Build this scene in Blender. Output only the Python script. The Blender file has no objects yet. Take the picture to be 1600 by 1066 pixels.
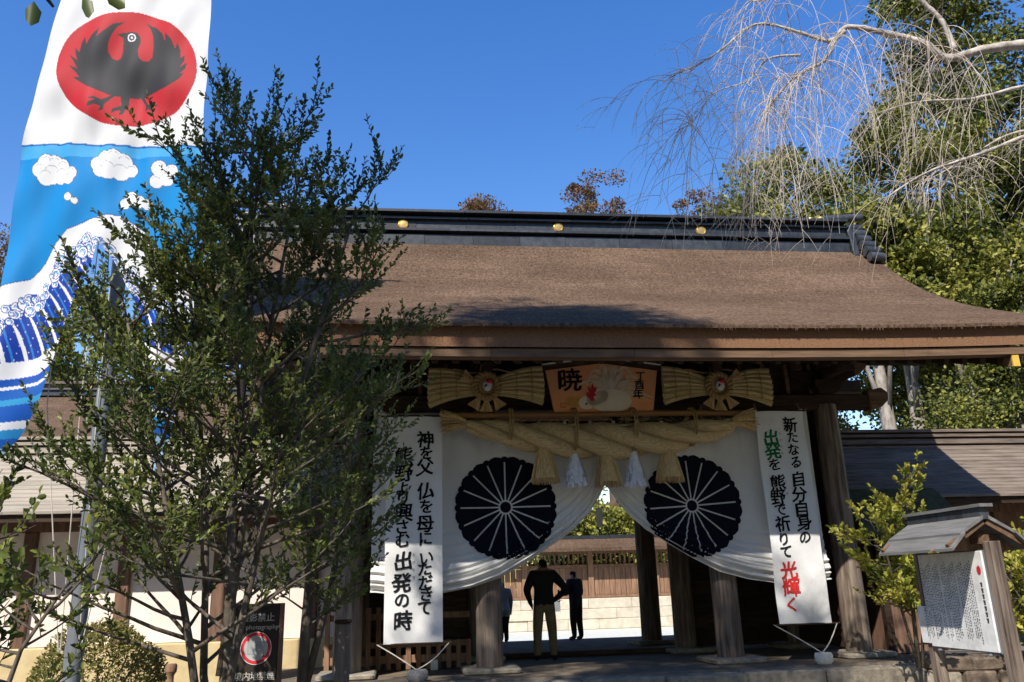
import bpy, bmesh, math, random
import numpy as np
from mathutils import Vector, Matrix
R = math.radians
rng = np.random.default_rng(7); random.seed(7)
scene = bpy.context.scene
col = scene.collection
# ------------------------------------------------------------------ camera, sky, sun, exposure
PITCH, ROLL, CAMZ = R(16.8), R(1.75), 1.27
cam_d = bpy.data.cameras.new('camera'); cam = bpy.data.objects.new('camera', cam_d); col.objects.link(cam)
cam_d.sensor_width = 36; cam_d.lens = 1270/1600*36; cam_d.clip_end = 2000; cam_d.clip_start = .05
fw = Vector((0, math.cos(PITCH), math.sin(PITCH))); up0 = Vector((0, -math.sin(PITCH), math.cos(PITCH))); X = Vector((1, 0, 0))
cr = X*math.cos(ROLL) - up0*math.sin(ROLL); cu = up0*math.cos(ROLL) + X*math.sin(ROLL)
m = Matrix((cr, cu, -fw)).transposed().to_4x4(); m.translation = (0, 0, CAMZ); cam.matrix_world = m
scene.camera = cam
SUN_AZ, SUN_EL = R(203), R(45.8)          # azimuth clockwise from +Y
to_sun = Vector((math.sin(SUN_AZ)*math.cos(SUN_EL), math.cos(SUN_AZ)*math.cos(SUN_EL), math.sin(SUN_EL)))
w = bpy.data.worlds.new('World'); scene.world = w; w.use_nodes = True
nt = w.node_tree; bg = nt.nodes['Background']; sk = nt.nodes.new('ShaderNodeTexSky'); sk.sky_type = 'NISHITA'
sk.sun_disc = False; sk.sun_elevation = SUN_EL; sk.sun_rotation = SUN_AZ; sk.altitude = 0; sk.air_density = 1.35; sk.dust_density = .1; sk.ozone_density = 1.6
hs_ = nt.nodes.new('ShaderNodeHueSaturation'); hs_.inputs['Saturation'].default_value = 1.40; hs_.inputs['Hue'].default_value = .516; nt.links.new(sk.outputs[0], hs_.inputs['Color'])
nt.links.new(hs_.outputs[0], bg.inputs[0]); bg.inputs[1].default_value = .146
sd = bpy.data.lights.new('sun', 'SUN'); sd.energy = 4.9; sd.angle = R(.53); sd.color = (1, .935, .84)
so = bpy.data.objects.new('sun', sd); col.objects.link(so); so.rotation_euler = to_sun.to_track_quat('Z', 'Y').to_euler(); so.location = to_sun*60
scene.view_settings.view_transform = 'Standard'; scene.view_settings.look = 'None'
scene.view_settings.exposure = .5; scene.view_settings.gamma = 1
scene.render.engine = 'CYCLES'
# ------------------------------------------------------------------ helpers
YW = R(7); GO = Vector((1.44, 13.82, 0))
E1 = Vector((math.cos(YW), math.sin(YW), 0)); E2 = Vector((-math.sin(YW), math.cos(YW), 0))
def G(x, y, z=0): return GO + E1*x + E2*y + Vector((0, 0, z))

def mat(name, c, rough=.7, c2=None, scale=8, stretch=(1, 1, 1), bump=0, bscale=None, var=0, spec=.14, contrast=(.35, .65), metal=0, island=0, detail=5):
    m = bpy.data.materials.new(name); m.use_nodes = True; t = m.node_tree; N = t.nodes; L = t.links
    b = N['Principled BSDF']; b.inputs['Roughness'].default_value = rough; b.inputs['Specular IOR Level'].default_value = spec
    b.inputs['Metallic'].default_value = metal
    tc = N.new('ShaderNodeTexCoord'); mp = N.new('ShaderNodeMapping'); mp.inputs['Scale'].default_value = stretch
    L.new(tc.outputs['Object'], mp.inputs[0])
    no = N.new('ShaderNodeTexNoise'); no.inputs['Scale'].default_value = scale; no.inputs['Detail'].default_value = detail; no.inputs['Roughness'].default_value = .6
    L.new(mp.outputs[0], no.inputs['Vector'])
    if c2 is None: c2 = tuple(x*.75 for x in c)
    rp = N.new('ShaderNodeValToRGB'); rp.color_ramp.elements[0].position = contrast[0]; rp.color_ramp.elements[1].position = contrast[1]
    rp.color_ramp.elements[0].color = (*c2, 1); rp.color_ramp.elements[1].color = (*c, 1)
    L.new(no.outputs[0], rp.inputs[0]); out = rp.outputs[0]
    if var or island:
        if island: src = N.new('ShaderNodeNewGeometry').outputs['Random Per Island']; a = island
        else: src = N.new('ShaderNodeObjectInfo').outputs['Random']; a = var
        mr = N.new('ShaderNodeMapRange'); mr.inputs[3].default_value = 1-a; mr.inputs[4].default_value = 1+a; L.new(src, mr.inputs[0])
        mx = N.new('ShaderNodeMix'); mx.data_type = 'RGBA'; mx.blend_type = 'MULTIPLY'; mx.inputs[0].default_value = 1
        L.new(out, mx.inputs[6]); L.new(mr.outputs[0], mx.inputs[7]); out = mx.outputs[2]
    L.new(out, b.inputs['Base Color'])
    if bump:
        n2 = N.new('ShaderNodeTexNoise'); n2.inputs['Scale'].default_value = bscale or scale*3; n2.inputs['Detail'].default_value = 6
        L.new(mp.outputs[0], n2.inputs['Vector'])
        bp = N.new('ShaderNodeBump'); bp.inputs['Strength'].default_value = bump; bp.inputs['Distance'].default_value = .02
        L.new(n2.outputs[0], bp.inputs['Height']); L.new(bp.outputs[0], b.inputs['Normal'])
    return m

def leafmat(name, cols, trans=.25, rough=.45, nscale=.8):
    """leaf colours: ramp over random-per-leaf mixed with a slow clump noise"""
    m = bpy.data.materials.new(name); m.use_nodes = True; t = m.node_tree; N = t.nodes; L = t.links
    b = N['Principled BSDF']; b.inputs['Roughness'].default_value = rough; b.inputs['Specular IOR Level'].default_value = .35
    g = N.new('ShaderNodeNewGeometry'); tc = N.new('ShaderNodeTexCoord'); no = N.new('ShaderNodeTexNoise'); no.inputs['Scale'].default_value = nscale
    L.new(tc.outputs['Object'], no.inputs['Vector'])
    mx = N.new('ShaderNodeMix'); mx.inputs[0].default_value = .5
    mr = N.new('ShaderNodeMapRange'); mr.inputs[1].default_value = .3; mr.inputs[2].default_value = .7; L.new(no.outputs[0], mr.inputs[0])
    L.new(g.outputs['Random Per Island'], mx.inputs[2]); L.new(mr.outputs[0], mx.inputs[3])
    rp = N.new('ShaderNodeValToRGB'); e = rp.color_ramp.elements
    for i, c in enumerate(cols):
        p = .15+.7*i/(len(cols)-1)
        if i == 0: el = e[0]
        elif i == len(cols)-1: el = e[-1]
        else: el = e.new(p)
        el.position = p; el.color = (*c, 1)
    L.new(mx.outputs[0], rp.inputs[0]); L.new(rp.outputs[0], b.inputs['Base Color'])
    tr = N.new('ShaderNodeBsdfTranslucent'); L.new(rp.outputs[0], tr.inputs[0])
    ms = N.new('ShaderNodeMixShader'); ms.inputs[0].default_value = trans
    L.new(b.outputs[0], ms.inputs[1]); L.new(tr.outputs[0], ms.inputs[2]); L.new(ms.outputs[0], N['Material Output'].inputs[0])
    return m

def attrmat(name, rough=.7, trans=0, spec=.3, bump=0):
    m = bpy.data.materials.new(name); m.use_nodes = True; t = m.node_tree; N = t.nodes; L = t.links
    b = N['Principled BSDF']; b.inputs['Roughness'].default_value = rough; b.inputs['Specular IOR Level'].default_value = spec
    a = N.new('ShaderNodeVertexColor'); a.layer_name = 'print'; L.new(a.outputs[0], b.inputs['Base Color'])
    if trans:
        tr = N.new('ShaderNodeBsdfTranslucent'); L.new(a.outputs[0], tr.inputs[0]); ms = N.new('ShaderNodeMixShader'); ms.inputs[0].default_value = trans
        L.new(b.outputs[0], ms.inputs[1]); L.new(tr.outputs[0], ms.inputs[2]); L.new(ms.outputs[0], N['Material Output'].inputs[0])
    return m

def clothmat(name, c, trans=.2):
    m = mat(name, c, .85, tuple(x*.93 for x in c), 3, spec=.1, bump=.12, bscale=25)
    t = m.node_tree; N = t.nodes; L = t.links; b = N['Principled BSDF']
    tr = N.new('ShaderNodeBsdfTranslucent'); tr.inputs[0].default_value = (*c, 1); ms = N.new('ShaderNodeMixShader'); ms.inputs[0].default_value = trans
    L.new(b.outputs[0], ms.inputs[1]); L.new(tr.outputs[0], ms.inputs[2]); L.new(ms.outputs[0], N['Material Output'].inputs[0])
    return m

class MB:
    def __init__(s): s.v = []; s.f = []
    def add(s, vs, fs):
        o = len(s.v); s.v += [tuple(p) for p in vs]; s.f += [tuple(i+o for i in f) for f in fs]; return s
    def box(s, x0, x1, y0, y1, z0, z1, M=None):
        vs = [(x, y, z) for z in (z0, z1) for y in (y0, y1) for x in (x0, x1)]
        if M is not None: vs = [M @ Vector(p) for p in vs]
        return s.add(vs, [(0, 2, 3, 1), (4, 5, 7, 6), (0, 1, 5, 4), (2, 6, 7, 3), (0, 4, 6, 2), (1, 3, 7, 5)])
    def bar(s, a, b, wx, wz, upv=(0, 0, 1)):
        a = Vector(a); b = Vector(b); d = (b-a).normalized(); sd_ = d.cross(Vector(upv)).normalized(); u = sd_.cross(d)
        vs = []
        for p in (a, b):
            for i, j in ((-1, -1), (1, -1), (1, 1), (-1, 1)): vs.append(p+sd_*(i*wx/2)+u*(j*wz/2))
        return s.add(vs, [(3, 2, 1, 0), (4, 5, 6, 7), (0, 1, 5, 4), (1, 2, 6, 5), (2, 3, 7, 6), (3, 0, 4, 7)])
    def tube(s, pts, rad, n=8, cap=True):
        pts = [Vector(p) for p in pts]; k = len(pts)
        if not hasattr(rad, '__len__'): rad = [rad]*k
        vs = []; ref = None
        for i, p in enumerate(pts):
            d = (pts[min(i+1, k-1)]-pts[max(i-1, 0)])
            if d.length < 1e-9: d = Vector((0, 0, 1))
            d.normalize()
            if ref is None: ref = Vector((1, 0, 0)) if abs(d.x) < .8 else Vector((0, 1, 0))
            a = (ref-d*ref.dot(d)).normalized(); b = d.cross(a); ref = a
            for j in range(n):
                t = 2*math.pi*j/n; vs.append(p+(a*math.cos(t)+b*math.sin(t))*rad[i])
        fs = [(i*n+j, i*n+(j+1) % n, (i+1)*n+(j+1) % n, (i+1)*n+j) for i in range(k-1) for j in range(n)]
        if cap: fs += [tuple(range(n))[::-1], tuple(range((k-1)*n, k*n))]
        return s.add(vs, fs)
    def lathe(s, prof, n=20, c=(0, 0, 0)):
        vs = [(c[0]+r*math.cos(2*math.pi*j/n), c[1]+r*math.sin(2*math.pi*j/n), c[2]+z) for r, z in prof for j in range(n)]
        k = len(prof); fs = [(i*n+j, i*n+(j+1) % n, (i+1)*n+(j+1) % n, (i+1)*n+j) for i in range(k-1) for j in range(n)]
        fs += [tuple(range(n))[::-1], tuple(range((k-1)*n, k*n))]
        return s.add(vs, fs)
    def prism(s, poly, a, b, axis='y'):
        """poly: 2-D outline; axis x -> (y,z), axis y -> (x,z), axis z -> (x,y)"""
        n = len(poly)
        def P(p, h): return {'x': (h, p[0], p[1]), 'y': (p[0], h, p[1]), 'z': (p[0], p[1], h)}[axis]
        vs = [P(p, a) for p in poly]+[P(p, b) for p in poly]
        return s.add(vs, [tuple(range(n))[::-1], tuple(range(n, 2*n))]+[(i, (i+1) % n, n+(i+1) % n, n+i) for i in range(n)])
    def grid(s, fn, nu, nv):
        vs = [fn(i/nu, j/nv) for j in range(nv+1) for i in range(nu+1)]
        return s.add(vs, [(j*(nu+1)+i, j*(nu+1)+i+1, (j+1)*(nu+1)+i+1, (j+1)*(nu+1)+i) for j in range(nv) for i in range(nu)])
    def build(s, name, m, parent=None, smooth=False, bevel=0, fixn=True):
        me = bpy.data.meshes.new(name); me.from_pydata([tuple(p) for p in s.v], [], s.f)
        if fixn:
            bm = bmesh.new(); bm.from_mesh(me); bmesh.ops.recalc_face_normals(bm, faces=bm.faces[:]); bm.to_mesh(me); bm.free()
        me.materials.append(m)
        if smooth: me.polygons.foreach_set('use_smooth', [True]*len(me.polygons))
        o = bpy.data.objects.new(name, me); col.objects.link(o); o.parent = parent
        if smooth == 'auto': autosmooth(o)
        if bevel:
            b = o.modifiers.new('bevel', 'BEVEL'); b.width = bevel; b.segments = 1; b.limit_method = 'ANGLE'; b.angle_limit = R(40)
        return o
def autosmooth(o, ang=40):
    bm = bmesh.new(); bm.from_mesh(o.data)
    for e in bm.edges:
        if len(e.link_faces) == 2 and e.calc_face_angle(0) > R(ang): e.smooth = False
    bm.to_mesh(o.data); bm.free()
def tag(o, label, cat, group=None):
    o['label'] = label; o['category'] = cat
    if group: o['group'] = group
    return o
def thing(name, label, cat, loc=(0, 0, 0), rz=0, group=None):
    o = bpy.data.objects.new(name, None); col.objects.link(o); o.location = loc; o.rotation_euler = (0, 0, rz); o.empty_display_size = .2
    return tag(o, label, cat, group)
def gthing(name, label, cat, x=0, y=0, z=0, group=None): return thing(name, label, cat, G(x, y, z), YW, group)
def share(o, parent, loc=(0, 0, 0), rz=0, name=None, scale=None):
    c = bpy.data.objects.new(name or o.name.split('.')[0], o.data); col.objects.link(c); c.parent = parent; c.location = loc; c.rotation_euler = (0, 0, rz)
    if scale: c.scale = scale
    for md in o.modifiers:
        if md.type == 'BEVEL':
            b = c.modifiers.new('bevel', 'BEVEL'); b.width = md.width; b.segments = 1; b.limit_method = 'ANGLE'; b.angle_limit = md.angle_limit
    return c
def structure(o): o['kind'] = 'structure'; return o
def npmesh(name, V, F, m, parent=None, smooth=False):
    """V (n,3) array, F (k,4) array of quads"""
    me = bpy.data.meshes.new(name); V = np.asarray(V, np.float32); F = np.asarray(F, np.int32)
    me.vertices.add(len(V)); me.vertices.foreach_set('co', V.ravel())
    k = F.shape[1]; me.loops.add(F.size); me.loops.foreach_set('vertex_index', F.ravel())
    me.polygons.add(len(F)); me.polygons.foreach_set('loop_start', np.arange(0, F.size, k, dtype=np.int32))
    me.update(calc_edges=True); me.materials.append(m)
    if smooth: me.polygons.foreach_set('use_smooth', np.ones(len(F), bool))
    o = bpy.data.objects.new(name, me); col.objects.link(o); o.parent = parent
    return o
def leaves(name, P, Dr, size, m, parent=None, width=.5, fold=.12, jit=.35):
    """one folded leaf per point; P positions, Dr directions, size (n,)"""
    P = np.asarray(P, float); Dr = np.asarray(Dr, float); n = len(P)
    Dr = Dr/(np.linalg.norm(Dr, axis=1, keepdims=True)+1e-9)
    rnd = rng.normal(size=(n, 3)); rnd[:, 2] += .0
    S = np.cross(Dr, rnd); S /= np.linalg.norm(S, axis=1, keepdims=True)+1e-9
    Nn = np.cross(S, Dr); flip = np.where(Nn[:, 2:3] < 0, -1, 1); Nn *= flip
    size = np.broadcast_to(np.asarray(size, float), (n,))*(1+jit*(rng.random(n)-.5)*2)
    T = np.array([(0, 0, 0), (.3, .5, 1), (.72, .4, .8), (1, 0, -.6), (.72, -.4, .8), (.3, -.5, 1)])
    V = P[:, None]+size[:, None, None]*(T[None, :, 0:1]*Dr[:, None]+T[None, :, 1:2]*width*S[:, None]+T[None, :, 2:3]*fold*Nn[:, None])
    b = np.arange(n)[:, None]*6
    F = np.concatenate([b+np.array([[0, 5, 4, 3]]), b+np.array([[0, 3, 2, 1]])])
    return npmesh(name, V.reshape(-1, 3), F, m, parent)
_gl = {}
def glyph(ch, bold=.012):
    k = (ch, bold)
    if k not in _gl:
        cu_ = bpy.data.curves.new('glyph', 'FONT'); cu_.body = ch; cu_.size = 1; cu_.align_x = 'CENTER'; cu_.offset = bold; cu_.resolution_u = 3
        o = bpy.data.objects.new('glyph', cu_); col.objects.link(o); dg = bpy.context.evaluated_depsgraph_get(); dg.update()
        me = bpy.data.meshes.new_from_object(o.evaluated_get(dg)); vs = [(v.co.x, v.co.y) for v in me.vertices]; fs = [tuple(p.vertices) for p in me.polygons]
        bpy.data.objects.remove(o); bpy.data.curves.remove(cu_); bpy.data.meshes.remove(me)
        if len(ch) == 1 and vs:
            ys = [p[1] for p in vs]; c = .36; vs = [(x, y-c) for x, y in vs]
        _gl[k] = (vs, fs)
    return _gl[k]
def write(items, fn, m, parent, bold=.03, brush=0, name='character'):
    """items: (char, x, z, size); fn(x,z)->point on the printed surface; one flat mesh per character, thickened by overprinting"""
    for ch, cx, cz, s in items:
        vs, fs = glyph(ch, 0); a = brush*(random.random()*.6+.4)
        if not vs: continue
        mb = MB(); offs = [(0, 0)]+([(bold*math.cos(t), bold*math.sin(t)*.75) for t in [2*math.pi*k/6 for k in range(6)]] if bold else [])
        for k, (ox, oy) in enumerate(offs):
            vv = []
            for x, y in vs:
                x += ox; y += oy
                if brush: x, y = x+.03*math.sin(7*y+cx*9), y+a*x+.025*math.sin(6*x+cz*5)
                p = fn(cx+x*s, cz+y*s); vv.append((p[0], p[1]-.0003*k, p[2]))
            mb.add(vv, fs)
        mb.build(name, m, parent, fixn=False)
def hexmat(name, h, **k):
    return mat(name, srgb(h), **k)
def srgb(h):
    c = [int(h[i:i+2], 16)/255 for i in (0, 2, 4)]
    return tuple(x/12.92 if x < .04045 else ((x+.055)/1.055)**2.4 for x in c)
def pnoise(x, y=0, s=0): return math.sin(x*1.7+s)*.5+math.sin(x*3.1+y*2.3+s*2)*.3+math.sin(x*7.3-y*4.1+s*3)*.2
# ------------------------------------------------------------------ materials
M = {}
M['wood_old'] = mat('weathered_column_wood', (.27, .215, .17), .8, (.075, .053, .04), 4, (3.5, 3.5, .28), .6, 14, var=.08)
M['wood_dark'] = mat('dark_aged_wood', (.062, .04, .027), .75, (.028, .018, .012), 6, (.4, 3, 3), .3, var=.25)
M['wood_beam'] = mat('eave_beam_wood', (.20, .125, .075), .75, (.11, .068, .042), 5, (.25, 4, 4), .3, var=.15)
M['wood_red'] = mat('reddish_post_wood', (.21, .125, .085), .75, (.12, .07, .05), 5, (3, 3, .3), .3, var=.12)
M['wood_grey'] = mat('grey_board_wood', (.21, .18, .155), .8, (.12, .1, .085), 6, (3, 3, .3), .4, var=.1)
M['wood_fence'] = mat('brown_fence_wood', (.30, .18, .11), .8, (.17, .10, .065), 6, (4, 4, .4), .3, var=.22)
def barkmat():
    m = mat('cypress_bark_thatch', (.185, .122, .080), .95, (.050, .031, .020), 40, (.6, .35, .35), 1.0, 55, spec=.06, contrast=(.27, .70), detail=8)
    t = m.node_tree; N = t.nodes; L = t.links; b = N['Principled BSDF']; src = b.inputs['Base Color'].links[0].from_socket; tc = N.new('ShaderNodeTexCoord'); out = src
    for scl, st, lo, hi in ((1.0, (.5, 1.2, 1.2), .78, 1.18), (2.2, (5, .35, .35), .92, 1.06), (9, (.12, 3, 3), .86, 1.10)):      # broad weathering, streaks down the slope, faint courses
        mp = N.new('ShaderNodeMapping'); mp.inputs['Scale'].default_value = st; L.new(tc.outputs['Object'], mp.inputs[0]); no = N.new('ShaderNodeTexNoise'); no.inputs['Scale'].default_value = scl; no.inputs['Detail'].default_value = 4; L.new(mp.outputs[0], no.inputs['Vector'])
        mr = N.new('ShaderNodeMapRange'); mr.inputs[1].default_value = .32; mr.inputs[2].default_value = .68; mr.inputs[3].default_value = lo; mr.inputs[4].default_value = hi; L.new(no.outputs[0], mr.inputs[0])
        mx = N.new('ShaderNodeMix'); mx.data_type = 'RGBA'; mx.blend_type = 'MULTIPLY'; mx.inputs[0].default_value = 1; L.new(out, mx.inputs[6]); L.new(mr.outputs[0], mx.inputs[7]); out = mx.outputs[2]
    L.new(out, b.inputs['Base Color']); return m
M['bark'] = barkmat()
M['bark_edge'] = mat('cut_bark_edge', (.30, .165, .092), .9, (.17, .09, .05), 30, (1, 1, 3), .6, 60, spec=.1)
M['copper_dark'] = mat('blackened_ridge_metal', (.045, .05, .055), .42, (.022, .025, .029), 9, (1, 1, 1), .1, var=.45, spec=.5)
M['gold'] = mat('gilt_metal', (.85, .58, .2), .3, (.7, .45, .14), 6, metal=.7)
M['gold_paint'] = mat('yellow_painted_end', (.75, .48, .08), .6)
M['stone'] = mat('worn_base_stone', (.34, .295, .23), .9, (.20, .172, .132), 9, (1, 1, 1), .5, 30, var=.12)
M['floor'] = mat('packed_earth_floor', (.19, .155, .115), .95, (.12, .096, .07), 3, (1, 1, 1), .35, 40)
M['ground'] = mat('gravel_ground', (.21, .19, .16), .95, (.13, .115, .095), 6, (1, 1, 1), .6, 50)
M['gravel'] = mat('white_courtyard_gravel', (.72, .70, .65), .95, (.45, .5, .46), 30, (1, 1, 1), .6, 90)
M['rock'] = mat('brown_rock', (.22, .17, .13), .9, (.12, .09, .07), 7, (1, 1, 1), .7, 18, var=.2)
M['plaster'] = mat('white_plaster', (.86, .74, .67), .9, (.76, .64, .57), 2)
M['ochre'] = mat('ochre_plinth', (.60, .48, .27), .9, (.50, .39, .21), 4, (1, 1, 1), .2)
M['shingle'] = mat('weathered_shingle', (.40, .355, .285), .85, (.28, .245, .2), 6, (.3, 3, 3), .2, var=.1)
M['shingle_grey'] = mat('grey_shingle', (.23, .185, .15), .9, (.12, .094, .074), 6, (.3, 3, 3), .2, var=.12)
M['board_roof'] = mat('grey_board_roof', (.20, .195, .185), .85, (.13, .125, .118), 6, (.3, 3, 3), .2, var=.1)
M['moss'] = mat('mossy_shingle', (.10, .105, .05), .95, (.06, .055, .035), 9, (1, 1, 1), .5)
M['cloth'] = clothmat('white_curtain_cloth', (.78, .765, .73))
M['banner'] = clothmat('white_banner_cloth', (.82, .815, .80), .15)
M['ink'] = mat('black_ink', (.012, .012, .014), .8)
M['crest'] = mat('navy_dyed_cloth', (.007, .008, .016), .9, spec=.1)
M['green_ink'] = mat('green_ink', (.015, .16, .06), .8)
M['red_ink'] = mat('red_ink', (.62, .03, .03), .8)
M['straw'] = mat('straw_rope', (.74, .57, .32), .8, (.42, .30, .14), 8, (.4, 9, 9), .7, 30)
M['straw_v'] = mat('straw_stalks', (.66, .48, .24), .8, (.42, .28, .12), 10, (6, 6, .5), .5, 30, island=.3)
M['straw_pale'] = mat('pale_straw_sheaf', (.74, .60, .30), .8, (.40, .30, .12), 7, (.5, 10, 14), .5, 30, island=.15)
M['cord'] = mat('straw_cord', (.36, .25, .11), .85)
M['bamboo'] = mat('brown_bamboo', (.36, .19, .075), .45, (.26, .13, .05), 6, (.3, 3, 3))
M['paper'] = mat('white_paper', (.78, .80, .84), .8, (.68, .7, .75), 20, island=.12)
M['rope'] = mat('pale_rope', (.62, .58, .5), .8)
M['granite'] = mat('grey_granite', (.30, .29, .28), .9, (.17, .165, .16), 30, (1, 1, 1), .6)
M['white_block'] = mat('pale_weight_stone', (.72, .69, .63), .9)
M['steel'] = mat('painted_grey_steel', (.20, .22, .24), .5, (.155, .17, .19), 2, (3, 3, .3), metal=.2)
M['sign'] = mat('dark_brown_sign_panel', (.040, .031, .027), .45, (.032, .025, .022), 2)
M['white_paint'] = mat('white_paint', (.75, .75, .74), .6)
M['grey_paint'] = mat('grey_paint', (.30, .32, .33), .6)
M['red_paint'] = mat('red_paint', (.58, .035, .045), .5)
M['cream_ink'] = mat('cream_lettering', (.55, .52, .45), .6)
M['trunk'] = mat('tree_bark', (.15, .125, .10), .9, (.07, .058, .045), 8, (2, 2, .6), .7, 25)
M['trunk_pale'] = mat('pale_tree_bark', (.42, .38, .32), .9, (.2, .17, .14), 5, (2, 2, .6), .6, 20)
M['cherry'] = mat('pale_cherry_bark', (.60, .54, .47), .8, (.26, .22, .185), 9, (1, 1, 1), .3)
M['twig'] = mat('pale_twig', (.62, .54, .46), .8, (.40, .33, .27), 4)
M['leaf_dark'] = leafmat('dark_evergreen_leaf', [(.018, .034, .012), (.034, .062, .018), (.06, .092, .022), (.14, .16, .035)], .22, .40, 1.2)  # palest ramp colour puts sunlit leaf spots into the green
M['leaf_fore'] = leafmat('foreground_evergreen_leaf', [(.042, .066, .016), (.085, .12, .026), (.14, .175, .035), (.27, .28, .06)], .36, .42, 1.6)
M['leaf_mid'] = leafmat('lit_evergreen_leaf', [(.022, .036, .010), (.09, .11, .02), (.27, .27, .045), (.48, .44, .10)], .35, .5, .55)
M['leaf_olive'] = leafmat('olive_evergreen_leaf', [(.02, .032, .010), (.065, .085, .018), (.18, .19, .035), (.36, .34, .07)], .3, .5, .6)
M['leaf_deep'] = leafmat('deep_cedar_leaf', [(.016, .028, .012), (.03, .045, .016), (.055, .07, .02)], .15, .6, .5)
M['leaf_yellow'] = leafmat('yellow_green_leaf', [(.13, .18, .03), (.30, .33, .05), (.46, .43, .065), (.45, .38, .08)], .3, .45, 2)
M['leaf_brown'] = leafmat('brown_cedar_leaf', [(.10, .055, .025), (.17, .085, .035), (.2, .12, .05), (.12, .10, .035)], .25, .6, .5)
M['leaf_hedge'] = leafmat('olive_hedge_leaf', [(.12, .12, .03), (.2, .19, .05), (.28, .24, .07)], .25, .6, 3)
# ------------------------------------------------------------------ ground, platform, courtyard
mb = MB(); mb.grid(lambda u, v: ((u-.5)*700, (v-.5)*700, -.35), 20, 20); structure(mb.build('ground', M['ground']))
def flat_root(name):
    o = bpy.data.objects.new(name, None); return o
mb = MB(); mb.box(-5.6, 5.3, -1.0, 6.3, -.6, 0); o = structure(mb.build('gate_platform', M['floor'], bevel=.03)); o.location = G(0, 0); o.rotation_euler[2] = YW
platform = o
for i in range(9):                                           # long edge stones along the front of the platform
    x0 = -5.6+i*1.21; b = MB(); b.box(x0+.006, x0+1.204, -1.36-.015*(i % 3), -1.0-.004, -.45, -.02-.012*(i % 2)); b.build('edge_stone', M['stone'], platform, bevel=.025)
mb = MB(); mb.box(-40, 40, 9.0, 60, -.9, -.28); o = structure(mb.build('courtyard', M['gravel'])); o.location = G(0, 0); o.rotation_euler[2] = YW
mb = MB(); mb.box(-7, 7, 6.3+.003, 9.0-.003, -.7, -.1); o = structure(mb.build('rear_step', M['floor'], bevel=.03)); o.location = G(0, 0); o.rotation_euler[2] = YW
# ------------------------------------------------------------------ the gate
gate = gthing('shrine_gate', 'wooden shrine gate with wide cypress bark roof and black ridge', 'gate')
CX = (-4.15, -1.95, 1.95, 4.15); CY = (0, 2.3, 4.6)
def column_mesh(h=4.12, r=.205, n=20):
    b = MB(); vs = []; prof = [(0, 1.0), (.05, 1.02), (.6, 1.0), (1.6, .99), (2.8, .97), (h-.1, .94), (h, .90)]
    pts = []
    for z, k in prof:
        for j in range(n):
            t = 2*math.pi*j/n; q = 1+.05*abs(math.cos(2*t))**6+.012*math.sin(3*t+z); pts.append((r*k*q*math.cos(t), r*k*q*math.sin(t), z))
    K = len(prof); b.add(pts, [(i*n+j, i*n+(j+1) % n, (i+1)*n+(j+1) % n, (i+1)*n+j) for i in range(K-1) for j in range(n)]+[tuple(range((K-1)*n, K*n))])
    return b
c0 = s0 = None
for y in CY:
    for x in CX:
        if c0 is None:
            c0 = column_mesh().build('column', M['wood_old'], gate, smooth='auto'); c0.location = (x, y, .09); cc = c0
            sb = MB(); sb.prism([(-.43, -.4), (-.38, -.44), (.4, -.43), (.45, -.36), (.44, .4), (.38, .44), (-.4, .43), (-.45, .37)], -.09, 0, 'z'); s0 = sb.build('base_stone', M['stone'], cc, bevel=.025)
        else:
            cc = share(c0, gate, (x, y, .09), rz=.7*x+y); share(s0, cc, rz=(0 if x < 0 else .05)-(.7*x+y))
def part(name, m, fn, parent=gate, **k): b = MB(); fn(b); return b.build(name, m, parent, **k)
for y in CY:
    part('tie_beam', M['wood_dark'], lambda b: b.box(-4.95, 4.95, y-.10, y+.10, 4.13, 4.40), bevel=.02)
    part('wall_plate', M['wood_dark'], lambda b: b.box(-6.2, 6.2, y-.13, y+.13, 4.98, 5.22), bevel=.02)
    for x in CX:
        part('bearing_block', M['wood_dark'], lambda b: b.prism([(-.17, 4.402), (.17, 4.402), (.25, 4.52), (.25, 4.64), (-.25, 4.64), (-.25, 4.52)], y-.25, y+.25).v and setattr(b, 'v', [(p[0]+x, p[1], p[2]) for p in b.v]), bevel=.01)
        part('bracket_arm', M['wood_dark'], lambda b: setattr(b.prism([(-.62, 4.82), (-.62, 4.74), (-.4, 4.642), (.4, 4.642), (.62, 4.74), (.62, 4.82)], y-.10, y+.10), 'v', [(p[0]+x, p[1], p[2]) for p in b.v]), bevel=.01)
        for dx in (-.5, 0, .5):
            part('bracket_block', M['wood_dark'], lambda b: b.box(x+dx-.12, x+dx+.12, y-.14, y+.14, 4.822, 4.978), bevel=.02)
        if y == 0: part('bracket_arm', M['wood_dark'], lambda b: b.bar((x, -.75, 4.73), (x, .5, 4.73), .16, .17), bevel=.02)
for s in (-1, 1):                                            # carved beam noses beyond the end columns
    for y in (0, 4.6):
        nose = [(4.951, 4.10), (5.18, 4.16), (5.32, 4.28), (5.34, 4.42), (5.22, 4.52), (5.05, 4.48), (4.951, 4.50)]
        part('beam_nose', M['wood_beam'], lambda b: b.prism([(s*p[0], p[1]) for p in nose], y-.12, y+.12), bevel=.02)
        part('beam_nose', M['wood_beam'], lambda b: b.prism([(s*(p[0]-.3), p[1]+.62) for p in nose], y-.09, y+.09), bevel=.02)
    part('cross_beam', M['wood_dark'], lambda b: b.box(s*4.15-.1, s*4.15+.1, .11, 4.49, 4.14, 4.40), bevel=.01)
    part('cross_beam', M['wood_dark'], lambda b: b.box(s*1.95-.1, s*1.95+.1, .11, 4.49, 4.14, 4.40), bevel=.01)
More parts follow.
